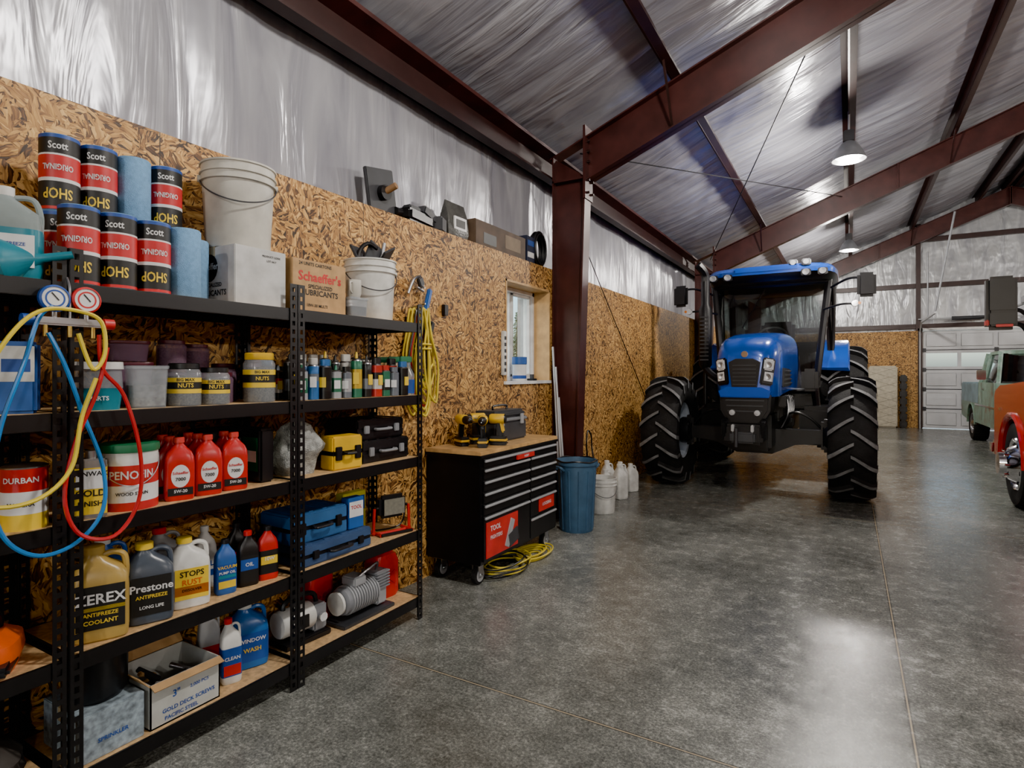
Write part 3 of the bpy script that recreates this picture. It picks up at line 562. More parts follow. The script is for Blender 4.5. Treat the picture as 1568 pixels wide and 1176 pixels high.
b=B(); b.loft([se(0,.06,.05,4),se(.07,.068,.055,4),se(.075,.07,.057,4)],TEAL); b.loft([se(.075,.07,.057,4),se(.14,.066,.053,4)],CLR); b.loft([se(.14,.072,.059,4),se(.165,.07,.057,4)],WHT); b.text('PARTS',.02,INKW,0,.04,-.0565); b.obj('parts_tub',(-2.25,1.025,z),66)
b=B(); b.box(-.05,.05,-.035,.035,0,.225,BLUP,.01); b.box(-.045,.045,-.0365,-.034,.1,.21,WHT); b.box(-.035,.035,-.037,-.036,.13,.17,INKB); b.obj('fluid_can',(-2.25,.80,z),60)
cols=[('c1',(.03,.14,.38)),('c2',(.012,.012,.012)),('c3',(.5,.03,.02)),('c4',(.38,.39,.41)),('c5',(.60,.58,.54)),('c6',(.02,.02,.02)),('c7',(.55,.36,.03)),('c8',(.15,.17,.2)),('c9',(.03,.16,.09))]
CM=[M('can_'+n,c,.28,.2) for n,c in cols]; cans=[]
for i in range(14):
    b=B(); r=random.uniform(.026,.033); h=random.uniform(.15,.25); c1,c2,c3=random.choice(CM),random.choice(CM),random.choice(CM)
    b.lathe([(0,0),(r,.002),(r,h*.2),(r,h*.45),(r,h*.62),(r,h*.8),(r*.8,h*.84),(r*.45,h*.86)],[STL,c1,c2,random.choice(CM),c1,STL,STL],18)
    if i%3==0: b.lathe([(r*.3,h*.86),(r*.25,h*.95),(r*.15,h),(0,h)],c3,12)
    else: b.lathe([(r*.78,h*.82),(r*.78,h*.99),(r*.7,h),(0,h)],c3,16)
    b.box(-.015,.015,-r-.0012,-r+.004,h*.3,h*.55,INKW if i%2 else INKY); cans.append(b.mesh('spray_can'))
y=1.855
while y<2.59:
    for x in (-2.215,-2.295,-2.38,-2.46):
        if random.random()<.95: put(random.choice(cans),'spray_can',(x,y+random.uniform(-.004,.004),z),60+random.uniform(-40,40))
    y+=.071
b=B(); b.loft([se(0,.035,.025,4),se(.12,.035,.025,4),se(.16,.015,.015,2),se(.19,.014,.014,2)],CLR); b.loft([se(.01,.036,.026,4),se(.09,.036,.026,4)],INKB); b.box(-.05,.02,-.012,.012,.19,.225,GRN,.004); b.rbox((-.035,0,.17),(.008,.012,.05),(0,R(20),0),GRN); sb=b.mesh('trigger_spray_bottle')
for x in (-2.23,-2.32,-2.41): put(sb,'trigger_spray_bottle',(x,2.635,z),60)
zS=SZ[4]; CB=M('clear_bottle',(.32,.38,.38),.15,alpha=.8)
b=B()
b.loft([se(0,.07,.05,4),se(.02,.075,.055,4),se(.15,.075,.055,4)],TEAL); b.loft([se(.15,.075,.055,4),se(.2,.07,.052,4),se(.245,.03,.03,2,-.02),se(.26,.022,.022,2,-.02)],CB); b.lathe([(.026,.25),(.026,.28),(0,.283)],WHT,18,o=(-.02,0,0)); b.tube([(0,0,.25),(.05,0,.25),(.068,0,.2),(.066,0,.14)],.009,CB)
b.box(-.06,.06,-.057,-.05,.03,.13,INKW); b.text('ANTIFREEZE',.014,INKB,0,.1,-.058); b.obj('antifreeze_jug',(-2.25,.785,zS),62)
b=B(); b.lathe([(.012,0),(.014,.08),(.07,.16),(.075,.175),(.072,.175),(.066,.16),(.01,.08)],TEAL,28,'x'); o=b.obj('funnel',(-2.15,.905,zS+.085)); o.rotation_euler=(0,R(14),R(180+62))
b=B(); b.loft([se(0,.07,.1,3),se(.05,.085,.12,3),se(.09,.08,.11,3),se(.12,.04,.06,3)],ORG); b.box(-.08,.08,-.15,-.02,.02,.05,PLBLK,.01); b.tube([(-.03,-.15,.1),(-.02,-.08,.17),(.02,.0,.17),(.02,.03,.1)],.012,PLBLK); b.obj('chainsaw_body',(-2.30,.74,SZ[1]),60)
blob('canvas_tool_bag',.11,.11,.16,M('dark_canvas',(.045,.04,.036),.8),(-2.34,.73,SZ[0]),0)
# gauge manifold with hoses
b=B(); X=-2.135
for y,zz,m in ((.848,1.668,INKB),(.935,1.672,INKR)):
    b.lathe([(0,-.012),(.038,-.012),(.042,-.006),(.042,.008),(.036,.012)],m,28,'x',(X,y,zz)); b.lathe([(0,.009),(.036,.009)],INKW,28,'x',(X,y,zz)); b.lathe([(.022,.0095),(.027,.0095)],m,28,'x',(X,y,zz)); b.rbox((X+.010,y,zz+.006),(.002,.003,.03),(R(40),0,0),INKK); b.cyl((X,y,zz-.04),(X,y,1.60),.008,STL)
b.box(X-.012,X+.012,.80,.985,1.585,1.61,STL,.005); b.cyl((X,.795,1.598),(X,.765,1.598),.018,INKB); b.cyl((X,.985,1.598),(X,1.015,1.598),.018,INKR)
for y in (.825,.89,.955): b.cyl((X,y,1.59),(X,y,1.55),.007,M('brass',(.6,.42,.12),.3,1))
b.tube([(X,.89,1.61),(X,.89,1.70),(X-.02,.89,1.74)],.004,STL)
b.obj('manifold_gauge_set')
b=B(); x=-2.115
b.tube([(x,.825,1.56),(x+.01,.865,1.46),(x,.92,1.30),(x,.975,1.13),(x+.01,.97,.99),(x,.90,.90),(x,.80,.885),(x+.01,.715,.96),(x,.69,1.10),(x,.71,1.28),(x+.01,.76,1.46),(x,.80,1.60),(x+.02,.83,1.64)],.0065,BLUC)
b.tube([(x+.02,.955,1.56),(x+.02,.965,1.45),(x+.02,1.03,1.36),(x+.03,1.075,1.17),(x+.02,1.075,1.00),(x+.02,1.0,.90),(x+.02,.90,.93),(x+.02,.86,1.05),(x+.02,.89,1.22),(x+.02,.95,1.38),(x+.02,.98,1.52)],.0065,REDC)
b.tube([(x+.035,.89,1.56),(x+.035,.93,1.45),(x+.035,.965,1.50),(x+.035,.955,1.60),(x+.035,.89,1.63),(x+.035,.80,1.625),(x+.035,.73,1.56),(x+.035,.66,1.42),(x+.035,.6,1.2),(x+.035,.66,1.07),(x+.035,.78,1.06),(x+.035,.87,1.14),(x+.035,.90,1.30),(x+.035,.94,1.42)],.0065,YELC)
b.obj('refrigerant_hose')
# wall cords & hooks
b=B(); xw=-2.562
for i in range(19):
    m=PLBLK if i in (4,11) else (REDC if i==8 else (M('green_cord',(.25,.35,.05),.5) if i==13 else YELC)); dy=random.uniform(-.03,.05); zb=random.uniform(1.15,1.42); wd=random.uniform(.05,.14); x=xw+.012+.006*i
    y=3.05+dy; sh=random.uniform(-.02,.07)
    b.tube([(x,y,1.87),(x,y+wd*.6,1.70),(x,y+wd*.9+sh,1.50),(x,y+wd*.8+sh,zb+.08),(x,y+.02+sh,zb),(x,y-wd*.7+sh*.5,zb+.1),(x,y-wd*.8,1.55),(x,y-wd*.4,1.72)],.0072,m,closed=True)
for zz in (1.60,1.63): b.tube([(xw+.07+.06*math.cos(t),3.08+.075*math.sin(t),zz) for t in [2*math.pi*k/10 for k in range(10)]],.007,YELC,closed=True,n=3)
b.cyl((XW,3.06,1.88),(-2.44,3.06,1.90),.006,STL)
b.obj('extension_cord')
b=B(); b.rbox((-2.535,3.19,1.90),(.03,.04,.26),(R(-18),0,0),BLUP,.008); b.rbox((-2.53,3.23,1.76),(.04,.05,.08),(R(-18),0,0),PLBLK,.01); b.cyl((-2.53,3.08,2.02),(-2.53,3.15,2.0),.01,STL); b.tube([(-2.54,3.0,1.97),(-2.53,3.05,2.07),(-2.53,3.12,2.09),(-2.53,3.15,2.02)],.011,STL); b.rbox((-2.53,3.12,2.06),(.03,.05,.06),(R(30),0,0),DK,.006); b.cyl((XW,3.13,2.02),(-2.5,3.13,2.02),.006,STL); b.obj('hanging_caulk_gun')
b=B(); b.box(XW,-2.55,3.42,3.47,1.86,1.94,PLBLK,.004); b.obj('wall_switch_box')
b=B(); b.box(XW,-2.55,4.26,4.31,1.42,1.80,WHT,.005)
for k in range(6): b.box(-2.551,-2.548,4.27,4.30,1.45+k*.055,1.48+k*.055,DK)
b.obj('power_strip')
b=B(); b.lathe([(0,0),(.06,0),(.065,.02),(.065,.05),(.065,.15),(.07,.155),(.07,.22),(0,.22)],[WHT,WHT,INKB,INKW,INKB,BLUP,WHT],24); b.obj('wipes_tub',(-2.645,4.70,WZ0+.018))
b=B(); b.box(-.04,.04,-.03,.03,0,.02,PLBLK,.004); b.lathe([(0,.02),(.02,.02),(.02,.06),(0,.06)],DK,14); b.obj('tape_measure',(-2.62,4.90,WZ0+.018))
# ledge items
b=B(); b.rbox((0,0,.16),(.03,.26,.30),(R(10),0,0),DK,.006); b.cyl((.02,0,.15),(.12,.02,.19),.022,M('wood_handle',(.30,.17,.08),.5)); b.lathe([(0,0),(.05,0),(.05,.04),(0,.04)],PLBLK,18,'x',(.015,0,.15)); b.obj('hand_tamper',(-2.69,2.90,OT))
b=B(); b.rbox((0,0,.055),(.13,.34,.09),(0,0,R(8)),PLBLK,.02); b.rbox((0,.12,.11),(.09,.16,.07),(R(-20),0,0),DK,.012); b.cyl((0,-.15,.06),(0,-.22,.06),.03,PLBLK); b.box(-.03,.05,-.12,.0,.09,.13,DK,.01); b.obj('power_planer',(-2.67,3.24,OT))
b=B(); b.rbox((0,0,.06),(.12,.12,.11),(0,0,R(20)),DK,.01); b.obj('battery_pack',(-2.66,3.47,OT))
b=B(); b.loft([[(x*wd,-.0+dd*d_,z_) for (x,d_) in ((-1,-1),(-.5,-1.3),(0,-1.4),(.5,-1.3),(1,-1),(1,1),(0,1.2),(-1,1))] for (z_,wd,dd) in ((0,.12,.035),(.06,.14,.045),(.18,.135,.035),(.25,.13,.012),(.29,.125,.003))],M('printed_bag',(.06,.06,.055),.3,0,.6,16,.3)); b.box(-.08,.08,-.062,-.05,.07,.17,INKW) ; b.box(-.06,.06,-.064,-.06,.09,.15,INKK); b.obj('product_bag',(-2.68,3.72,OT),90)
b=B(); b.box(-.08,.08,-.42,.42,0,.21,M('old_brown_box',(.095,.062,.04),.7,0,.5,8),.006); b.box(.079,.0815,-.3,-.1,.03,.12,INKK); b.box(.079,.0815,.05,.32,.05,.17,M('old_label',(.20,.15,.10),.7)); b.obj('long_parts_box',(-2.68,4.32,OT))
b=B(); b.box(-.06,.06,-.08,.08,0,.25,M('dark_blue_carton',(.012,.018,.045),.45),.004); b.box(.06,.0615,-.06,.06,.16,.21,INKB); b.box(.06,.0615,-.06,.06,.05,.1,INKW); b.obj('parts_carton',(-2.66,4.84,OT))
b=B()
for k in range(7):
    r=.15+.01*(k%3); b.tube([(-.03+.012*k,r*.75*math.cos(t),.175+r*math.sin(t)) for t in [2*math.pi*i/16 for i in range(16)]],.010,PLBLK,n=2,closed=True)
b.obj('coiled_cable',(-2.66,5.08,OT))

# ------------------------------------------------------------------ tool chest
b=B(); w=1.15; d=.45
b.box(-w/2,w/2,-d/2,d/2,.15,.885,BLK,.006); b.box(-w/2-.012,w/2+.012,-d/2-.012,d/2,.885,.915,WOODTOP,.004); b.box(-w/2-.016,w/2+.016,-d/2-.016,d/2,.868,.888,BLK,.003)
yf=-d/2
def drawer(x0,x1,z0,z1):
    b.box(x0+.004,x1-.004,yf-.014,yf+.01,z0+.004,z1-.004,BLK,.003); b.box(x0+.012,x1-.012,yf-.028,yf-.012,z1-.026,z1-.010,SAT,.004)
drawer(-w/2+.02,w/2-.02,.80,.865)
xm=.10
for z0,z1 in ((.72,.80),(.64,.72),(.56,.64),(.48,.56)):
    drawer(-w/2+.02,xm,z0,z1); drawer(xm,w/2-.02,z0,z1)
drawer(-w/2+.02,xm,.17,.48); drawer(xm,w/2-.02,.33,.48); drawer(xm,w/2-.02,.17,.33)
b.box(-.12,.14,yf-.032,yf-.016,.805,.838,INKR,.002); b.text('HUSKY',.022,INKW,.01,.822,yf-.033)
b.box(-w/2+.05,-.10,yf-.020,yf-.014,.19,.43,INKR); b.rbox((-.22,yf-.022,.30),(.06,.008,.2),(0,R(25),0),SAT,.003); b.rbox((-.17,yf-.024,.26),(.14,.008,.10),(0,R(-15),0),DK,.003); b.text('TOOL',.05,INKW,-.41,.38,yf-.021); b.text('FIGHTERS',.036,INKW,-.40,.32,yf-.021)
b.box(.24,.5,yf-.020,yf-.014,.35,.45,INKR); b.text('LOCKING',.034,INKW,.37,.40,yf-.021)
for sx in (-1,1):
    for sy in (-1,1):
        x=sx*(w/2-.08); y=sy*(d/2-.07); b.box(x-.04,x+.04,y-.035,y+.035,.135,.15,STL); b.box(x-.03,x+.03,y-.026,y-.020,.05,.14,STL); b.box(x-.03,x+.03,y+.020,y+.026,.05,.14,STL)
        b.lathe([(.02,-.02),(.045,-.021),(.062,-.016),(.064,0),(.062,.016),(.045,.021),(.02,.02)],[SAT,RUB,RUB,RUB,RUB,SAT],24,'y',(x,y,.064))
        b.cyl((x,y-.03,.064),(x,y+.03,.064),.01,CHR)
b.box(w/2,w/2+.02,-.12,.12,.8,.82,BLK)
b.obj('tool_chest',(-2.345,3.81,0),90)
b=B(); b.box(-.24,.24,-.11,.11,0,.15,DK,.012); b.box(-.245,.245,-.115,.115,.15,.175,GREY,.006); b.box(-.235,.235,-.105,.105,.175,.235,DK,.02)
b.tube([(-.10,0,.235),(-.095,0,.265),(.095,0,.265),(.10,0,.235)],.009,PLBLK,n=4)
for x in (-.15,.15): b.box(x-.02,x+.02,-.125,-.11,.12,.20,SAT,.003)
b.obj('portable_toolbox',(-2.39,3.93,.916),90)
def drill(loc,rz,s=1):
    b=B(); b.lathe([(0,-.09),(.03,-.09),(.036,-.08),(.036,-.02),(.036,.02),(.03,.03)],[PLBLK,PLBLK,YEL,YEL,YEL],20,'x',(0,0,.19)); b.lathe([(.03,.03),(.03,.06),(.024,.07),(.02,.11),(.006,.12)],PLBLK,20,'x',(0,0,.19)); b.cyl((.12,0,.19),(.17,0,.19),.004,STL)
    b.rbox((-.045,0,.11),(.045,.036,.13),(0,R(12),0),PLBLK,.012); b.rbox((-.06,0,.13),(.03,.038,.08),(0,R(12),0),YEL,.01); b.box(-.10,.03,-.038,.038,0,.03,PLBLK,.01); b.box(-.10,.03,-.038,.038,.03,.045,YEL,.006); b.box(-.095,.025,-.034,.034,.045,.065,PLBLK,.006); b.rbox((-.018,0,.145),(.012,.02,.035),(0,R(-10),0),PLBLK,.004)
    b.obj('cordless_drill',loc,rz)
drill((-2.22,3.42,.916),-60); drill((-2.38,3.42,.916),-30); drill((-2.24,3.60,.916),200); drill((-2.40,3.58,.916),240)
b=B()
for i in range(7):
    cy=3.62+.05*(i%3); cx=-2.2+.02*(i%2); r=.16+.015*(i%4); pts=[(cx+r*.8*math.cos(t+.3*i),cy+r*1.25*math.sin(t+.3*i),.012+.011*i+.006*math.sin(3*t)) for t in [2*math.pi*k/14 for k in range(14)]]
    b.tube(pts,.006,YELC if i%3 else PLBLK,n=3,closed=True)
for i in range(7):
    pts=[(-2.16+(.06+.012*i)*math.cos(t),4.0+(.12+.018*i)*math.sin(t)+.01*i,.012+.011*(i%4)+.004*math.sin(2*t)) for t in [2*math.pi*k/14+.2*i for k in range(14)]]; b.tube(pts,.0065,YELC,n=3,closed=True)
b.obj('extension_cord')
# trash can, bucket, jugs
b=B(); b.lathe([(0,0),(.145,0),(.15,.01),(.178,.60),(.192,.605),(.195,.64),(.188,.645),(.178,.64),(.17,.58),(.14,.02),(0,.02)],CANBL,36)
for k in range(12):
    t=2*math.pi*k/12; b.cyl((.15*math.cos(t),.15*math.sin(t),.02),(.176*math.cos(t),.176*math.sin(t),.56),.007,CANBL,seg=6)
for sx in (-1,1): b.tube([(sx*.18,-.05,.56),(sx*.215,-.05,.59),(sx*.215,.05,.59),(sx*.18,.05,.56)],.012,CANBL,n=3)
b.tube([(.19*math.cos(t),.19*math.sin(t),.642+.006*math.sin(5*t)) for t in [2*math.pi*k/20 for k in range(20)]],.008,PLBLK,closed=True,n=2)
b.obj('trash_can',(-2.17,4.93,0),60)
fin(bucket('plastic_bucket',(-2.22,5.70,0),40,h=.36,rt=.145,rb=.128,mt=WHT))
for x,y,h in ((-2.36,6.20,.36),(-2.27,6.40,.40),(-2.44,6.45,.42),(-2.36,6.68,.38),(-2.30,6.88,.34)): jug('plastic_jug',.15,.12,h,WHT,None,(x,y,0),60,cap=WHT)
b=B(); b.tube([(-2.5,5.98,.5),(-2.48,5.90,.66),(-2.5,5.98,.80),(-2.5,6.08,.74),(-2.5,6.10,.60),(-2.46,6.04,.52),(-2.42,6.0,.42)],.009,PLBLK); b.cyl((-2.47,6.0,.0),(-2.47,6.0,.5),.02,STL); b.lathe([(0,0),(.07,0),(.07,.02),(0,.03)],PLBLK,20,o=(-2.47,6.0,0)); b.obj('grease_pump')
b=B()
for k,(x,y,h) in enumerate(((-2.40,5.15,1.5),(-2.44,5.17,1.7),(-2.38,5.18,1.2))): b.cyl((x,y,0),(x-.1,y+.02,h),.011,SAT,seg=8)
b.obj('metal_conduit')
QM=M('mattress_quilt',(.56,.51,.40),.85,0,.2,12,.3)
b=B(); b.box(-.33,.33,-.10,.10,0,1.64,QM,.035)
for i in range(7):
    for j in range(15):
        x=-.27+.09*i; zz=.1+.105*j; b.lathe([(0,0),(.022,.006),(.04,0)],QM,8,'y',(x,-.101,zz))
for k in range(16): b.rbox((0,-.1015,.09+.1*k),(.62,.003,.006),(0,R(18 if k%2 else -18),0),M('quilt_seam',(.22,.2,.15),.9))
b.obj('mattress',(.78,YB-.14,0)); 
b=B()
for k in range(7): b.box(-.08,.08,-.12,.12,.0+k*.2,.2+k*.2,PLBLK,.03)
b.obj('folded_tarp_stack',(1.24,YB-.14,0))

# ------------------------------------------------------------------ wheels
RIM=M('wheel_rim_white',(.50,.56,.66),.3)
def agtyre(b,cx,cy,cz,Rr,w,rim,n,sgn):
    hl=Rr*.066; rb=Rr-hl; rr=rim
    prof=[(rr,-w*.36),(rr+.03,-w*.42),(rb*.80,-w*.50),(rb*.93,-w*.49),(rb*.985,-w*.40),(rb,-w*.2),(rb,w*.2),(rb*.985,w*.40),(rb*.93,w*.49),(rb*.80,w*.50),(rr+.03,w*.42),(rr,w*.36)]
    b.lathe(prof,RUB,56,'x',(cx,cy,cz))
    def crown(s): 
        a=abs(s)/(w*.5); return rb*(1-.055*max(0,a-.35)**1.5)
    for i in range(n):
        for side in (-1,1):
            th0=2*math.pi*(i+(.5 if side>0 else 0))/n; V=[];K=7
            for k in range(K+1):
                u=k/K; s_=side*(-.03*w+u*(.53*w)); th=th0+.25*(.70/Rr)*(w/.46)*(u**1.15); tw=(.027+.014*u)*.7/Rr*1.05
                rbse=crown(s_)*.97 if u<.97 else crown(s_)*.93; rt_=(crown(s_)+hl) if u<.85 else crown(s_)+hl*(.75 if u<.97 else .35)
                for (dt,rad) in ((-tw*1.25,rbse),(-tw*.85,rt_),(tw*.85,rt_),(tw*1.25,rbse)):
                    a=th+dt; V.append((cx+s_,cy+rad*math.cos(a),cz+rad*math.sin(a)))
            s_=side*w*.515; th=th0+.29*(.70/Rr)*(w/.46)
            for (dt,rad) in ((-.05,rb*.80),(-.045,rb*.84),(.045,rb*.84),(.05,rb*.80)):
                a=th+dt*.7/Rr; V.append((cx+s_,cy+rad*math.cos(a),cz+rad*math.sin(a)))
            K2=K+1; F=[]; ms=[]
            for k in range(K2):
                for q in range(4): F.append((k*4+q,k*4+(q+1)%4,(k+1)*4+(q+1)%4,(k+1)*4+q)); ms.append(RUBL if q==1 else RUB)
            F+=[(0,1,2,3),(K2*4,K2*4+1,K2*4+2,K2*4+3)]; ms+=[RUB,RUB]
            b.add(V,F,ms)
    b.lathe([(rr+.02,-w*.40),(rr+.02,-w*.37),(rr-.03,-w*.33),(rr-.05,-w*.1),(rr-.05,w*.1),(rr-.03,w*.33),(rr+.02,w*.37),(rr+.02,w*.40)],RIM,40,'x',(cx,cy,cz))
    for off in (-1,1):
        b.lathe([(rr-.04,sgn*w*.02),(rr*.8,sgn*w*.05),(rr*.5,off*.02+sgn*w*.12),(rr*.33,off*.02+sgn*w*.12),(0,off*.02+sgn*w*.12)],RIM,32,'x',(cx,cy,cz))
    b.cyl((cx-.09,cy,cz),(cx+.09+.06*sgn,cy,cz),rr*.3,RIM)
    for k in range(8):
        t=2*math.pi*k/8; b.cyl((cx-.02+sgn*w*.1,cy+rr*.42*math.cos(t),cz+rr*.42*math.sin(t)),(cx+.05*sgn+sgn*w*.12,cy+rr*.42*math.cos(t),cz+rr*.42*math.sin(t)),.014,STL,seg=6)
# ------------------------------------------------------------------ tractor (nose toward -Y)
b=B()
for sx in (-1,1):
    agtyre(b,sx*1.03,0,.70,.70,.46,.36,16,sx); agtyre(b,sx*.98,2.75,.93,.93,.52,.50,18,sx)
b.loft([[(x,y,z) for (y,z) in ((-.09,zc-hh),(.09,zc-hh),(.09,zc+hh),(-.09,zc+hh))] for x,zc,hh in ((-.82,.70,.07),(-.45,.68,.09),(-.2,.62,.15),(.2,.62,.15),(.45,.68,.09),(.82,.70,.07))],PLBLK)
for sx in (-1,1):
    b.lathe([(0,-.1),(.13,-.1),(.17,-.04),(.17,.06),(.12,.1),(0,.1)],PLBLK,24,'x',(sx*.84,0,.70)); b.box(sx*.78-.06,sx*.78+.06,-.1,.1,.52,.9,PLBLK,.03); b.cyl((sx*.25,.17,.66),(sx*.76,.15,.69),.03,CHR); b.cyl((sx*.2,.17,.66),(sx*.5,.16,.675),.045,PLBLK)
    b.tube([(sx*.3,-.05,.9),(sx*.45,-.1,.98),(sx*.6,-.08,.92),(sx*.72,-.05,.8)],.014,PLBLK)
b.box(-.24,.24,-.55,1.3,.55,1.0,PLBLK,.04); b.box(-.3,.3,.1,1.3,.85,1.3,PLBLK,.04); b.box(-.33,.33,1.1,3.0,.55,1.15,PLBLK,.05); b.box(-.75,.75,2.6,2.9,.78,1.08,PLBLK,.06)
b.prism([(-.16,.86),(.16,.86),(.26,1.02),(.27,1.20),(-.27,1.20),(-.26,1.02)],'y',-.84,-.4,PLBLK,.03); b.box(-.20,.20,-.96,-.5,.66,.88,PLBLK,.03); b.box(-.13,.13,-1.02,-.9,.68,.80,DK,.02)
for k in range(3): b.box(-.2+.01*k,.2-.01*k,-.85,-.835,1.13-k*.06,1.145-k*.06,DK)
b.cyl((-.06,-1.03,.64),(-.06,-1.03,.84),.02,DK)
for sx in (-1,1): b.rbox((sx*.2,-.88,.82),(.05,.14,.22),(R(15),0,0),PLBLK,.01); b.rbox((sx*.10,-.97,.84),(.03,.08,.08),(0,0,0),SAT,.008); b.lathe([(0,-.01),(.03,-.008),(.035,.01)],SAT,14,'y',(sx*.13,-.85,1.0))
for k in range(12): b.rbox((random.choice((-1,1))*.33,random.uniform(-.2,1.1),random.uniform(.75,1.2)),(.08,random.uniform(.08,.25),random.uniform(.06,.2)),(0,0,0),random.choice((PLBLK,DK,PLBLK)),.01)
for k in range(5): b.tube([(.32,-.3+.2*k,.8),(.38,-.2+.2*k,.95),(.36,0+.2*k,1.1),(.3,.1+.2*k,1.2)],.013,PLBLK)
def hs(y,w,zt_,zb):
    out=[]
    for i in range(13):
        t=math.pi*i/12; c,s_=math.cos(t),math.sin(t); out.append((w*math.copysign(abs(c)**.42,c) if abs(c)>1e-6 else 0,y,zb+(zt_-zb)*(.45+.55*abs(s_)**.55) if s_>1e-6 else zb+(zt_-zb)*.45))
    return [(w*.97,y,zb)]+out+[(-w*.97,y,zb)]
b.loft([hs(-.84,.19,1.64,1.20),hs(-.82,.26,1.71,1.18),hs(-.74,.31,1.79,1.18),hs(-.55,.335,1.86,1.18),hs(-.2,.345,1.91,1.2),(hs(.4,.36,1.96,1.22)),hs(1.0,.38,1.99,1.22),hs(1.25,.39,1.99,1.22)],TBLUE)
for sx in (-1,1):
    b.box(sx*.345-.012,sx*.345+.012,-.35,.75,1.28,1.5,PLBLK,.006)
    for k in range(4): b.box(sx*.358-.004,sx*.358+.004,-.3,.7,1.31+k*.05,1.325+k*.05,DK)
    b.rbox((sx*.235,-.838,1.455),(.13,.05,.30),(R(-4),R(sx*9),R(sx*24)),PLBLK,.014)
    b.rbox((sx*.238,-.856,1.40),(.11,.03,.125),(R(-4),R(sx*9),R(sx*24)),LENS,.014); b.rbox((sx*.25,-.852,1.53),(.105,.03,.125),(R(-4),R(sx*9),R(sx*24)),LENS,.014)
    for zz in (1.40,1.53): b.lathe([(.0,0),(.03,-.004),(.034,0)],STL,16,'y',(sx*(.238+.01*(zz>1.5)),-.875,zz))
b.prism([(-.13,1.28),(.13,1.28),(.165,1.56),(.09,1.60),(-.09,1.60),(-.165,1.56)],'y',-.875,-.80,PLBLK,.008)
for k in range(6): b.box(-.12,.12,-.882,-.87,1.31+k*.042,1.32+k*.042,DK)
b.prism([(-.25,1.17),(.25,1.17),(.27,1.24),(.18,1.285),(-.18,1.285),(-.27,1.24)],'y',-.885,-.72,TBLUE,.01)
b.lathe([(0,-.02),(.035,-.02),(.035,.01)],CHR,16,'y',(0,-.83,1.65))
ty0,ty1=1.28,2.95
def pil(p,q,r=.04):
    for sx in (-1,1): b.cyl((sx*p[0],p[1],p[2]),(sx*q[0],q[1],q[2]),r,PLBLK,seg=8)
pil((.60,ty0,1.20),(.76,ty0+.18,2.74),.046); pil((.76,ty0+.95,1.0),(.80,ty0+.95,2.74),.04); pil((.72,ty1,1.35),(.74,ty1-.1,2.74),.05); pil((.60,ty0,1.2),(.62,ty0+.02,.95),.05)
b.cyl((-.60,ty0,1.2),(.60,ty0,1.2),.035,PLBLK); b.cyl((-.76,ty0+.17,2.72),(.76,ty0+.17,2.72),.04,PLBLK)
b.box(-.62,.62,ty0,ty1,.95,1.15,PLBLK,.03); b.box(-.74,.74,ty0+.9,ty1,1.1,1.45,PLBLK,.04)
b.box(-.70,.70,ty1-.12,ty1-.02,1.4,1.95,PLBLK,.03)
def quad(p,m): b.add(p,[(0,1,2,3)],m)
quad([(-.59,ty0-.01,1.22),(.59,ty0-.01,1.22),(.75,ty0+.17,2.70),(-.75,ty0+.17,2.70)],TGL)
quad([(-.70,ty1,1.4),(.70,ty1,1.4),(.73,ty1-.1,2.70),(-.73,ty1-.1,2.70)],TGL)
for sx in (-1,1):
    quad([(sx*.61,ty0,1.2),(sx*.77,ty0+.95,1.05),(sx*.81,ty0+.95,2.7),(sx*.77,ty0+.18,2.7)],TGL); quad([(sx*.77,ty0+.95,1.4),(sx*.73,ty1,1.4),(sx*.75,ty1-.1,2.7),(sx*.81,ty0+.95,2.7)],TGL)
    b.tube([(sx*.64,ty0+.05,1.25),(sx*.70,ty0+.45,1.05),(sx*.76,ty0+.85,1.25),(sx*.80,ty0+.88,2.0),(sx*.79,ty0+.6,2.66),(sx*.77,ty0+.22,2.66)],.02,PLBLK)
b.cyl((-.05,ty0+.14,2.66),(-.35,ty0+.06,2.1),.008,PLBLK,seg=6)
b.loft([se(2.72,.80,1.02,5,0,ty0+.85),se(2.76,.84,1.06,5,0,ty0+.85),se(2.82,.86,1.08,5,0,ty0+.85)],PLBLK)
b.loft([se(2.82,.865,1.085,5,0,ty0+.85),se(2.88,.87,1.09,5,0,ty0+.85),se(2.94,.82,1.02,5,0,ty0+.87),se(2.975,.70,.88,4,0,ty0+.9),se(2.985,.5,.6,4,0,ty0+.9)],TBLUE)
for x in (-.70,-.5,.5,.70):
    b.lathe([(0,-.03),(.042,-.035),(.047,0),(.04,.05)],M('work_lamp_lens',(.45,.46,.48),.15,.3),16,'y',(x,ty0-.25,2.80)); b.box(x-.06,x+.06,ty0-.26,ty0-.18,2.755,2.845,PLBLK,.01)
b.box(-.42,.42,ty0-.24,ty0-.14,2.84,2.93,TBLUE,.02)
for x in (.34,.50):
    b.box(x-.055,x+.055,ty0-.22,ty0-.12,2.90,2.99,GREY,.012); b.lathe([(0,-.01),(.035,-.01),(.035,.01)],LENS,14,'y',(x,ty0-.225,2.945))
b.box(-.24,.24,ty0+.9,ty0+1.35,1.35,1.5,DK,.05); b.rbox((0,ty0+1.35,1.85),(.50,.14,.85),(R(-8),0,0),DK,.05); b.rbox((0,ty0+.35,1.45),(.34,.25,.6),(R(-20),0,0),PLBLK,.04)
b.T=Matrix.Translation((0,ty0+.52,2.0))@Matrix.Rotation(R(42),4,'X')
b.tube([(.20*math.cos(t),.20*math.sin(t),0) for t in [2*math.pi*i/16 for i in range(16)]],.017,SAT,closed=True,n=2)
for a in (0,2.1,4.2): b.cyl((0,0,-.02),(.20*math.cos(a),.20*math.sin(a),0),.012,GREY,seg=6)
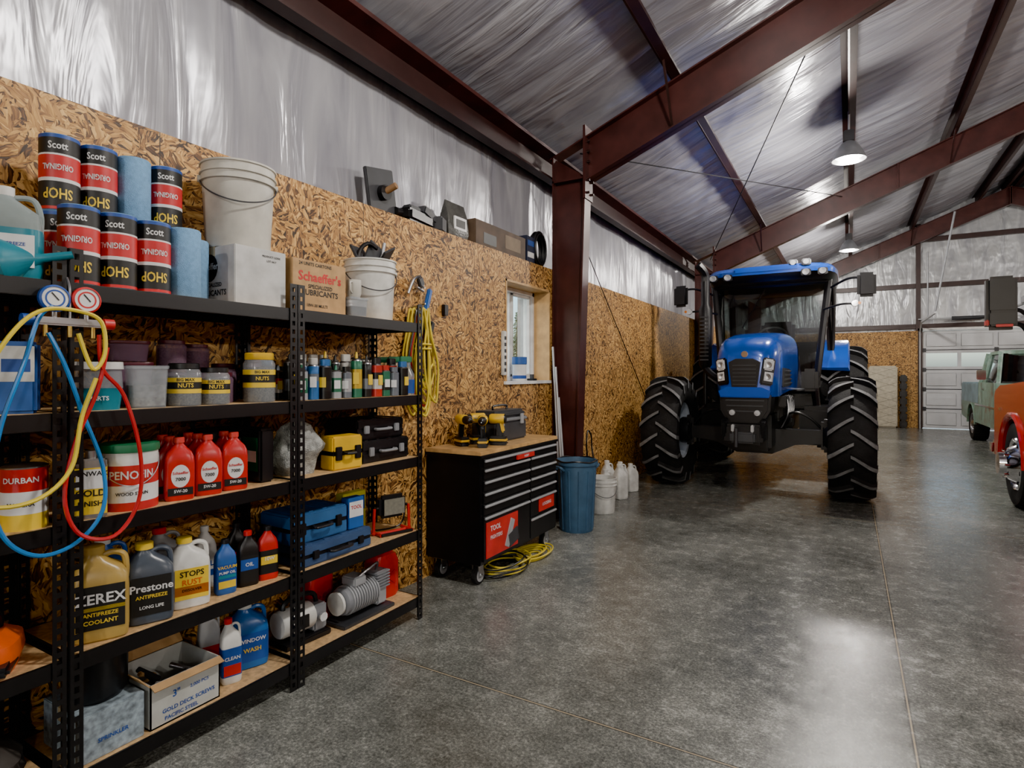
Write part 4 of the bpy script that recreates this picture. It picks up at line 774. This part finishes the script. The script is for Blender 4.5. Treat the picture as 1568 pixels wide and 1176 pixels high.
b.T=Matrix(); b.cyl((0,ty0+.35,1.6),(0,ty0+.52,1.98),.03,PLBLK); b.box(.3,.5,ty0+.8,ty0+1.4,1.35,1.72,PLBLK,.03)
for sx in (-1,1):
    secs=[]
    for k in range(11):
        t=R(35+11.5*k); r1=1.03
        cy=2.75-r1*math.cos(t); cz=.93+r1*math.sin(t)
        xo=.99; xi=.66
        secs.append([(sx*xi,cy,cz),(sx*xo,cy,cz),(sx*(xo+.02),cy,cz-.05),(sx*xo,cy+.03*math.cos(t),cz-.03),(sx*xi,cy+.03*math.cos(t),cz-.03)])
    b.loft(secs,TBLUE)
    b.box(min(sx*.42,sx*.86),max(sx*.42,sx*.86),.95,1.75,.48,1.0,PLBLK,.06)
    for zz,xx in ((.42,.98),(.68,.95),(.92,.9)):
        b.box(min(sx*.62,sx*xx),max(sx*.62,sx*xx),1.3,1.7,zz,zz+.03,DK,.005)
    b.cyl((sx*.92,1.3,.42),(sx*.86,1.3,1.05),.015,PLBLK,seg=6); b.cyl((sx*.92,1.7,.42),(sx*.86,1.7,1.05),.015,PLBLK,seg=6)
    b.tube([(sx*.78,ty0+.15,2.62),(sx*.98,ty0-.02,2.70),(sx*1.12,ty0-.08,2.70)],.016,PLBLK); b.rbox((sx*1.20,ty0-.08,2.60),(.22,.08,.32),(0,0,R(sx*12)),PLBLK,.035)
    b.tube([(sx*.7,ty0+.08,2.32),(sx*.9,ty0-.06,2.36),(sx*1.04,ty0-.08,2.36)],.014,PLBLK); b.lathe([(0,-.05),(.04,-.05),(.045,-.02),(.03,.03),(0,.03)],LENS,16,'y',(sx*1.07,ty0-.08,2.36)); b.lathe([(0,-.052),(.02,-.052)],AMB,12,'y',(sx*1.12,ty0-.08,2.36))
b.tube([(-.45,.75,1.35),(-.62,.8,1.38),(-.76,.88,1.5),(-.78,.9,1.6)],.05,PLBLK); b.lathe([(.05,1.5),(.09,1.56),(.09,2.35),(.06,2.42),(.06,2.75)],PLBLK,20,o=(-.78,.9,0))
b.tube([(-.78,.9,2.7),(-.78,.9,2.82),(-.80,.86,2.90),(-.86,.80,2.98)],.058,PLBLK); b.cyl((-.78,.9,1.0),(-.78,.9,1.5),.03,PLBLK)
for k in range(12): b.box(-.84,-.72,.805,.815,1.62+k*.055,1.64+k*.055,DK)
b.rbox((.55,1.05,1.35),(.2,.3,.3),(0,0,0),PLBLK,.04)
b.obj('tractor',(-1.0,7.7,0))

# ------------------------------------------------------------------ pickups (nose toward -Y local, y=0 front)
MGL=M('dark_mirror_glass',(.015,.016,.018),.35)
def wheel(b,cx,cy,r,w,sgn,rimr,rimm,dually=False):
    b.lathe([(rimr,-w*.4),(r*.8,-w*.5),(r*.95,-w*.46),(r,-w*.3),(r,w*.3),(r*.95,w*.46),(r*.8,w*.5),(rimr,w*.4)],RUB,40,'x',(cx,cy,r))
    for k in range(30):
        t=2*math.pi*k/30
        for off in (-.28,0,.28): b.rbox((cx+off*w,cy+(r+.0)*math.cos(t+off*.2),r+(r+.0)*math.sin(t+off*.2)),(w*.22,.03,.008),(t+off*.2-math.pi/2,0,0),RUB)
    o=cx+sgn*w*.38
    b.lathe([(rimr+.015,0),(rimr,sgn*.02),(rimr*.92,sgn*.0),(rimr*.85,-sgn*.05)]+([(rimr*.62,sgn*.07),(rimr*.45,sgn*.10),(rimr*.42,sgn*.16),(0,sgn*.17)] if dually else [(rimr*.6,-sgn*.02),(rimr*.4,sgn*.01),(rimr*.2,sgn*.03),(0,sgn*.04)]),rimm,32,'x',(o,cy,r))
    for k in range(8):
        t=2*math.pi*k/8; q=rimr*(.52); b.cyl((o,cy+q*math.cos(t),r+q*math.sin(t)),(o+sgn*(.12 if dually else .03),cy+q*math.cos(t),r+q*math.sin(t)),.014,CHR,seg=6)
        q=rimr*.76
        b.rbox((o+sgn*(.0 if dually else -.04),cy+q*math.cos(t+.39),r+q*math.sin(t+.39)),(.03,.05,.05),(t,0,0),PLBLK,.01)
def pickup(name,loc,rz,L,Wd,yf,yr,hz,belt,roof,cy0,cy1,ra,wr,paint,paint2,rimm,dually=False,tow=False,round_lamps=True,hw=.28):
    b=B(); h=Wd/2; gz=.42
    def arc(yc): return [(yc+ra*math.cos(t),wr+ra*math.sin(t)) for t in [math.pi-(math.pi*i/12) for i in range(13)]]
    P=[(.06,gz),(yf-ra,gz)]+arc(yf)+[(yf+ra,gz),(yr-ra,gz)]+arc(yr)+[(yr+ra,gz),(L-.05,gz+.05),(L,gz+.1),(L,.82),(cy1+.02,.82),(cy1,belt),(cy0,belt),(cy0-.05,hz),(.35,hz-.06),(.08,hz-.10),(0,hz-.18),(0,gz+.15)]
    b.prism(P,'x',-h,h,paint,.035)
    for sx in (-1,1):
        def sb_(d0,d1,y0,y1,z0,z1,m,bv=0): b.box(min(sx*d0,sx*d1),max(sx*d0,sx*d1),y0,y1,z0,z1,m,bv)
        sb_(h-.07,h,cy1+.05,L-.01,.8,belt-.02,paint2,.02)
        sb_(h-.02,h+.008,.3,yf-ra-.02,hz-.35,hz-.32,CHR); sb_(h-.02,h+.008,yf+ra+.05,yr-ra-.05,.78,.81,CHR)
        sb_(h,h+.02,cy0+1.0,cy0+1.14,belt-.14,belt-.11,CHR)
        for yy in (cy0+.12,cy0+1.22): sb_(h-.02,h+.002,yy,yy+.008,.5,belt-.02,INKK)
    b.box(-h+.02,h-.02,L-.06,L-.01,.8,belt-.02,paint2,.015); b.box(-h,h,cy1+.03,cy1+.08,.8,belt,paint2,.01)
    ti=.16; rw=h-ti
    for (x0,y0,x1,y1,t) in ((h-.05,cy0+.02,rw,cy0+.42,.035),(h-.05,cy0+1.2,rw,cy0+1.18,.04),(h-.05,cy1-.05,rw,cy1-.12,.05)):
        for sx in (-1,1): b.cyl((sx*x0,y0,belt-.02),(sx*x1,y1,roof-.05),t,paint,seg=8)
    b.loft([se(roof-.08,rw+.03,(cy1-cy0-.5)/2+.04,6,0,(cy0+.42+cy1-.1)/2),se(roof-.02,rw+.02,(cy1-cy0-.5)/2+.02,6,0,(cy0+.42+cy1-.1)/2),se(roof,rw-.1,(cy1-cy0-.5)/2-.1,5,0,(cy0+.42+cy1-.1)/2)],paint)
    def q4(p): b.add(p,[(0,1,2,3)],TGL)
    q4([(-h+.06,cy0+.02,belt),(h-.06,cy0+.02,belt),(rw,cy0+.42,roof-.07),(-rw,cy0+.42,roof-.07)]); q4([(-h+.06,cy1-.05,belt),(h-.06,cy1-.05,belt),(rw,cy1-.12,roof-.07),(-rw,cy1-.12,roof-.07)])
    for sx in (-1,1): q4([(sx*(h-.05),cy0+.02,belt),(sx*(h-.05),cy1-.05,belt),(sx*rw,cy1-.12,roof-.07),(sx*rw,cy0+.42,roof-.07)])
    b.box(-h+.15,h-.15,cy1-.6,cy1-.35,.9,belt+.3,DK,.06); b.tube([(-.38+.18*math.cos(t),cy0+.5+.05*math.sin(t),belt+.02+.17*math.sin(t)) for t in [2*math.pi*i/12 for i in range(12)]],.013,PLBLK,closed=True,n=2)
    b.box(-h+.08,h-.08,cy0,cy0+.35,belt-.08,belt+.03,PLBLK,.02)
    b.box(-h+.08,h-.08,-.03,.04,hz-.48,hz-.2,PLBLK,.02)
    for k in range(5): b.box(-h+.3,h-.3,-.045,-.025,hz-.45+k*.05,hz-.43+k*.05,CHR)
    b.box(-h-.02,h+.02,-.14,.02,.45,.62,CHR,.03)
    for sx in (-1,1):
        def sb_(d0,d1,y0,y1,z0,z1,m,bv=0): b.box(min(sx*d0,sx*d1),max(sx*d0,sx*d1),y0,y1,z0,z1,m,bv)
        if round_lamps: b.lathe([(0,-.02),(.085,-.015),(.10,-.01),(.10,.03)],[LENS,CHR,CHR],20,'y',(sx*(h-.2),-.04,hz-.34))
        else: b.box(sx*(h-.16)-.12,sx*(h-.16)+.12,-.05,.03,hz-.46,hz-.24,LENS,.02)
        b.box(sx*(h-.2)-.06,sx*(h-.2)+.06,-.045,-.02,hz-.52,hz-.48,AMB)
        b.box(sx*(h-.12)-.06,sx*(h-.12)+.06,L-.005,L+.01,.85,1.05,REDP,.01)
        if tow:
            yy=cy0+.35; zb=belt+.50; b.tube([(sx*(h-.05),yy,belt+.15),(sx*(h+.06),yy+.02,zb+.05),(sx*(h+.16),yy+.02,zb+.12)],.022,PLBLK); b.tube([(sx*(h-.12),yy,belt+.42),(sx*(h+.06),yy+.02,zb+.2),(sx*(h+.16),yy+.02,zb+.26)],.02,PLBLK)
            sb_(h+.13,h+.37,yy-.06,yy+.08,zb+.06,zb+.58,PLBLK,.035); sb_(h+.155,h+.345,yy+.078,yy+.086,zb+.25,zb+.55,MGL)
            sb_(h+.155,h+.345,yy+.070,yy+.088,zb+.11,zb+.22,MGL); sb_(h+.17,h+.30,yy+.075,yy+.092,zb+.085,zb+.115,REDP,.004); sb_(h+.345,h+.372,yy-.03,yy+.06,zb+.10,zb+.16,REDP,.008)
        else:
            b.tube([(sx*(h-.02),cy0+.3,belt+.02),(sx*(h+.12),cy0+.25,belt+.1)],.01,CHR); b.rbox((sx*(h+.16),cy0+.25,belt+.15),(.14,.03,.18),(0,0,0),CHR,.01)
        wheel(b,sx*(h-hw/2),yf,wr,hw,sx,wr*.60,rimm,dually); wheel(b,sx*(h-hw/2),yr,wr,hw,sx,wr*.60,rimm)
        for yc in (yf,yr):
            b.tube([(sx*(h+.005),yc+(ra+.01)*math.cos(t),wr+(ra+.01)*math.sin(t)) for t in [math.pi-(math.pi*i/12) for i in range(13)]],.03 if dually else .015,paint,n=2)
    b.box(-h+.3,h-.3,.3,L-.3,.35,.6,PLBLK); 
    for yy in (yf,yr): b.cyl((-h+.2,yy,wr),(h-.2,yy,wr),.05,PLBLK)
    b.obj(name,loc,rz)
def patina():
    m=bpy.data.materials.new('patina_paint'); m.use_nodes=True; nt=m.node_tree; p=nt.nodes['Principled BSDF']
    tc=nt.nodes.new('ShaderNodeTexCoord'); n=nt.nodes.new('ShaderNodeTexNoise'); n.inputs['Scale'].default_value=2.6; n.inputs['Detail'].default_value=9; n.inputs['Roughness'].default_value=.7; nt.links.new(tc.outputs['Object'],n.inputs['Vector'])
    c=ramp(nt,[(.36,(.18,.07,.04)),(.42,(.17,.22,.16)),(.54,(.20,.33,.27)),(.68,(.44,.52,.47))],n.outputs[0]); nt.links.new(c,p.inputs['Base Color']); p.inputs['Roughness'].default_value=.4; return m
PAT=patina(); BEDB=M('bed_blue_paint',(.22,.34,.39),.4,0,.4,4); TRED=M('truck_red_paint',(.50,.012,.01),.2,.1,.1,3,coat=.6)
pickup('pickup_truck',(3.28,12.2,0),0,5.0,1.96,.85,3.75,1.17,1.26,1.88,1.35,2.95,.42,.36,PAT,BEDB,STL)
pickup('dually_pickup_truck',(2.55,9.1,0),180,6.2,2.04,.95,4.6,1.36,1.30,2.02,1.45,3.5,.52,.46,TRED,TRED,CHR,True,True,False,.27)

# ------------------------------------------------------------------ outside
b=B(); b.box(-80,80,-60,120,-.3,-.14,M('gravel_ground',(.42,.40,.34),.9,0,.4,2)); b.obj('ground_outside')
FOL=M('pine_foliage',(.05,.10,.04),.8,0,.6,6)
b=B(); b.cyl((0,0,-.15),(0,0,6.5),.16,M('bark',(.12,.08,.05),.9),.03,seg=8)
for k in range(46):
    zz=.9+k*.13; r=1.5*(1-k/50)
    for j in range(7):
        t=random.random()*6.28; b.cyl((0,0,zz),(r*math.cos(t),r*math.sin(t),zz-.15*r),.05,FOL,.012,seg=4)
        for q in (.4,.6,.8,.95): b.cyl((r*q*math.cos(t),r*q*math.sin(t),zz-.15*r*q),(r*q*math.cos(t+.2),r*q*math.sin(t+.2),zz-.15*r*q-.1),.03,FOL,.008,seg=4)
pine=b.mesh('pine_tree')
for x,y in ((-15.6,25.4),(-20,33),(-25,44),(-17,34),(-28,42),(-1,46)): put(pine,'pine_tree',(x,y,0),random.random()*360)

# ------------------------------------------------------------------ world, camera
w=bpy.data.worlds.new('world'); S.world=w; w.use_nodes=True; nt=w.node_tree; bg=nt.nodes['Background']
sk=nt.nodes.new('ShaderNodeTexSky'); sk.sky_type='NISHITA'; sk.sun_disc=False; sk.sun_elevation=R(38); sk.sun_rotation=R(200); sk.air_density=1.0; sk.dust_density=3.0
nt.links.new(sk.outputs[0],bg.inputs[0]); bg.inputs[1].default_value=.65
cam=bpy.data.cameras.new('camera'); co=bpy.data.objects.new('camera',cam); COL.objects.link(co); co.location=(0,0,1.435); co.rotation_euler=(R(90),0,R(30.1))
cam.sensor_width=36; cam.lens=36*890/1568; cam.shift_y=-16/1568; cam.clip_start=.05; cam.clip_end=300
S.camera=co
S.view_settings.view_transform='AgX'; S.view_settings.look='AgX - Punchy'; S.view_settings.exposure=0.66
